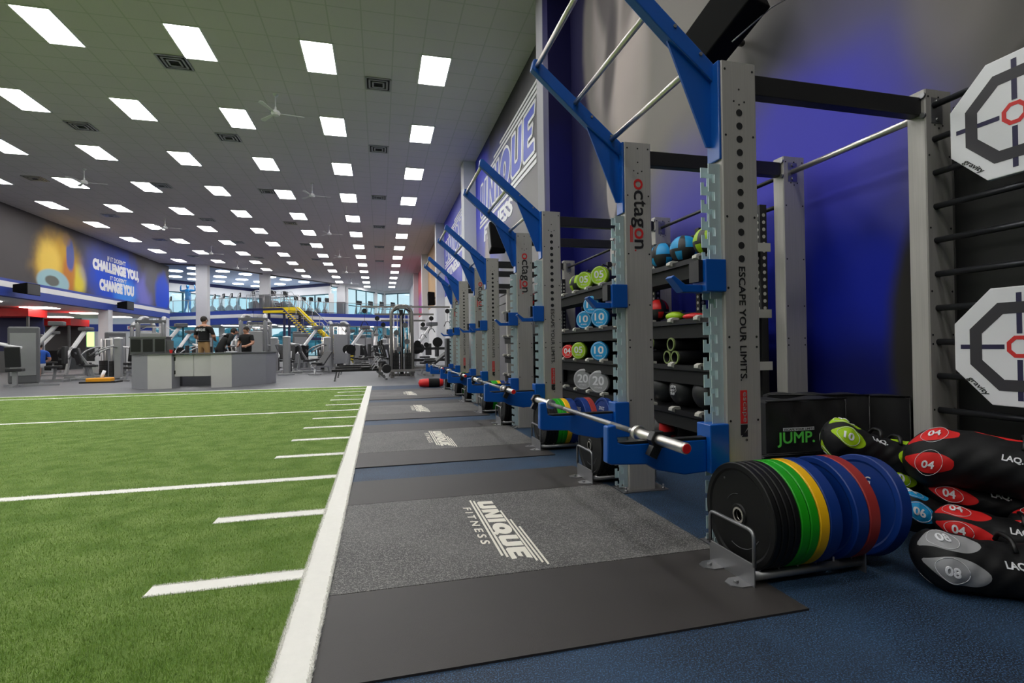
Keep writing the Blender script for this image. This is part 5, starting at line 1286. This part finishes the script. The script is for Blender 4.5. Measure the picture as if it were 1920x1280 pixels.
t = thing('exit_sign', 'small red exit sign on the blue band of the low room', 'sign', (-18.6, 46.3, 2.82)); e = MB(); e.box(-.3, .3, -.05, 0, -.14, .14).build('sign_case', M_BOARD, t); e = MB(); text(e, 'EXIT', (-.22, -.052, -.09), (1, 0, 0), (0, 0, 1), .44, .18, .03, .004); e.build('red_lettering', M_REDV, t)

# ---------------------------------------------------------------- yellow stairs
st = thing('staircase', 'yellow-sided metal staircase rising to the upper deck', 'stairs', (0, 0, 0))
SP = [((-9.0, 45.2), 4.12), ((-6.25, 44.2), 4.12), ((-3.75, 40.7), 1.75), ((-2.9, 39.7), 1.7), ((-1.75, 37.6), .15)]
PX, PY = -.81, -.58
for off in (0, 1.3):
    b = MB()
    for (p, z), (q, w_) in zip(SP, SP[1:]): b.bar((p[0]+off*PX, p[1]+off*PY, z), (q[0]+off*PX, q[1]+off*PY, w_), .08, .42 if off == 0 else .18)
    b.build('stringer', M_YELR if off == 0 else M_NAVY, st)
    rl = MB(); pts = [(p[0]+off*PX, p[1]+off*PY, z+1.15) for p, z in SP]; rl.tube(pts, .03, 8)
    for (p, z), (q, w_) in zip(SP, SP[1:]):
        for k in range(4): a = lerp2(p, q, k/4); zz = z+(w_-z)*k/4; rl.cyl((a[0]+off*PX, a[1]+off*PY, zz), (a[0]+off*PX, a[1]+off*PY, zz+1.15), .02, 6)
    rl.build('handrail', M_STEEL, st)
def steps(p, z, q, w_, n):
    for k in range(n):
        a = lerp2(p, q, (k+.5)/n); zz = z+(w_-z)*(k+.5)/n
        s = MB(); s.bar((a[0], a[1], zz-.06), (a[0]+1.0*PX, a[1]+1.0*PY, zz-.06), .28, .035, 0); s.bar((a[0]+1.0*PX, a[1]+1.0*PY, zz-.05), (a[0]+1.36*PX, a[1]+1.36*PY, zz-.05), .32, .07, 1)
        s.build('step', [M_BLACK, M_YELR], st)
steps(*SP[1], *SP[2], 14); steps(*SP[3], *SP[4], 9)
MB().prism([(-9.0, 45.2, 3.95), (-6.25, 44.2, 3.95), (-5.2, 45.2, 3.95), (-5.3, 49.3, 3.95), (-9.2, 45.9, 3.95)], (0, 0, .1)).build('landing', M_BLACK, st)
MB().prism([(-3.75, 40.7, 1.62), (-2.9, 39.7, 1.62), (-3.95, 38.95, 1.62), (-4.8, 39.95, 1.62)], (0, 0, .08)).build('landing', M_BLACK, st)
for x, y, h in ((-8.6, 45.3, 3.95), (-7.4, 44.9, 3.95), (-7.0, 44.7, 3.95), (-6.2, 44.6, 3.95), (-3.5, 40.8, 1.62), (-2.8, 40.2, 1.62)): MB().box(x-.09, x+.09, y-.09, y+.09, 0, h).build('support_post', M_NAVY, st)

# ---------------------------------------------------------------- cardio machines on the upper deck
def c_elliptical():
    r = thing('elliptical_trainer', '', 'exercise machine')
    MB().prism([(.15, -.16, .05), (.75, -.16, .05), (.8, -.16, .45), (.55, -.16, .75), (.3, -.16, .55)], (0, .32, 0)).build('drive_housing', M_GREYF, r, bevel=.03)
    MB().box(-.9, .8, -.3, -.22, 0, .09).box(-.9, .8, .22, .3, 0, .09).box(-.9, -.8, -.3, .3, 0, .09).build('base_frame', GD, r)
    for s in (-1, 1):
        MB().bar((-.6, s*.18, .25), (.4, s*.18, .3), .12, .05).build('pedal_arm', PD, r); MB().tube([(.45, s*.25, .4), (.55, s*.26, 1.1), (.38, s*.27, 1.6)], .02, 6).build('swing_handle', GF, r)
    MB().bar((.55, 0, .6), (.42, 0, 1.4), .08, .08).build('mast', GF, r); MB().box(.28, .36, -.24, .24, 1.32, 1.68, 0, Matrix.Rotation(-.0, 4, 'Y')).build('console', M_BLACKP, r)
    return r
def c_tread():
    r = thing('treadmill', '', 'exercise machine')
    MB().box(-1.0, .8, -.4, .4, .05, .22).build('deck', GD, r, bevel=.02); MB().box(-.95, .6, -.27, .27, .22, .235).build('belt', M_BLACKP, r)
    for s in (-1, 1): MB().bar((.65, s*.38, .2), (.45, s*.38, 1.25), .07, .07).bar((.45, s*.38, 1.1), (-.1, s*.38, 1.0), .05, .05).build('side_arm', GF, r)
    MB().box(.36, .46, -.42, .42, 1.2, 1.62).build('console', M_BLACKP, r, bevel=.02); return r
def c_climb():
    r = thing('stair_climber', '', 'exercise machine')
    MB().prism([(-.4, -.38, 0), (.7, -.38, 0), (.75, -.38, 1.0), (.3, -.38, 1.15), (-.4, -.38, .35)], (0, .76, 0)).build('step_housing', GD, r, bevel=.03)
    for i in range(4): MB().box(-.45+i*.22, -.23+i*.22, -.28, .28, .42+i*.2, .47+i*.2).build('step', M_BLACKP, r)
    for s in (-1, 1): MB().tube(fil([(-.45, s*.4, 1.2), (.1, s*.4, 2.05), (.55, s*.4, 1.95), (.65, s*.38, 1.0)], .3, 6), .025, 8).build('grab_rail', GF, r)
    MB().box(.4, .5, -.25, .25, 1.55, 2.0).build('console', M_BLACKP, r); return r
cp = {'elliptical': c_elliptical(), 'treadmill': c_tread(), 'climber': c_climb()}; used = set()
ratio = lambda px: 0
cl = [('elliptical', -17.4, 51.6), ('elliptical', -14.9, 50.2), ('elliptical', -14.05, 49.65), ('elliptical', -13.25, 49.15), ('elliptical', -12.45, 48.65), ('elliptical', -11.7, 48.15), ('elliptical', -10.95, 47.65), ('climber', -10.1, 49.0), ('climber', -8.5, 48.3), ('climber', -7.6, 48.9), ('elliptical', -7.0, 50.0), ('elliptical', -6.4, 50.4), ('elliptical', -5.8, 50.7), ('elliptical', -5.1, 51.0), ('elliptical', -4.5, 51.4), ('treadmill', -1.6, 53.4), ('treadmill', -.5, 53.9), ('treadmill', .6, 54.4), ('treadmill', 1.7, 54.9)]
cn = {}
for k, x, y in cl:
    o = cp[k] if k not in used else dup(cp[k]); used.add(k); cn[k] = cn.get(k, 0)+1
    o.location = (x, y, 4.06); o.rotation_euler = (0, 0, PI+(.5 if x < -10 else -.5)+random.uniform(-.1, .1))
    o['label'] = '%s on the upper deck, %s of its kind from the left' % ({'elliptical': 'grey elliptical trainer', 'treadmill': 'dark treadmill', 'climber': 'tall stair climber'}[k], ordn(cn[k]-1)); o['group'] = 'cardio machines on the upper deck'
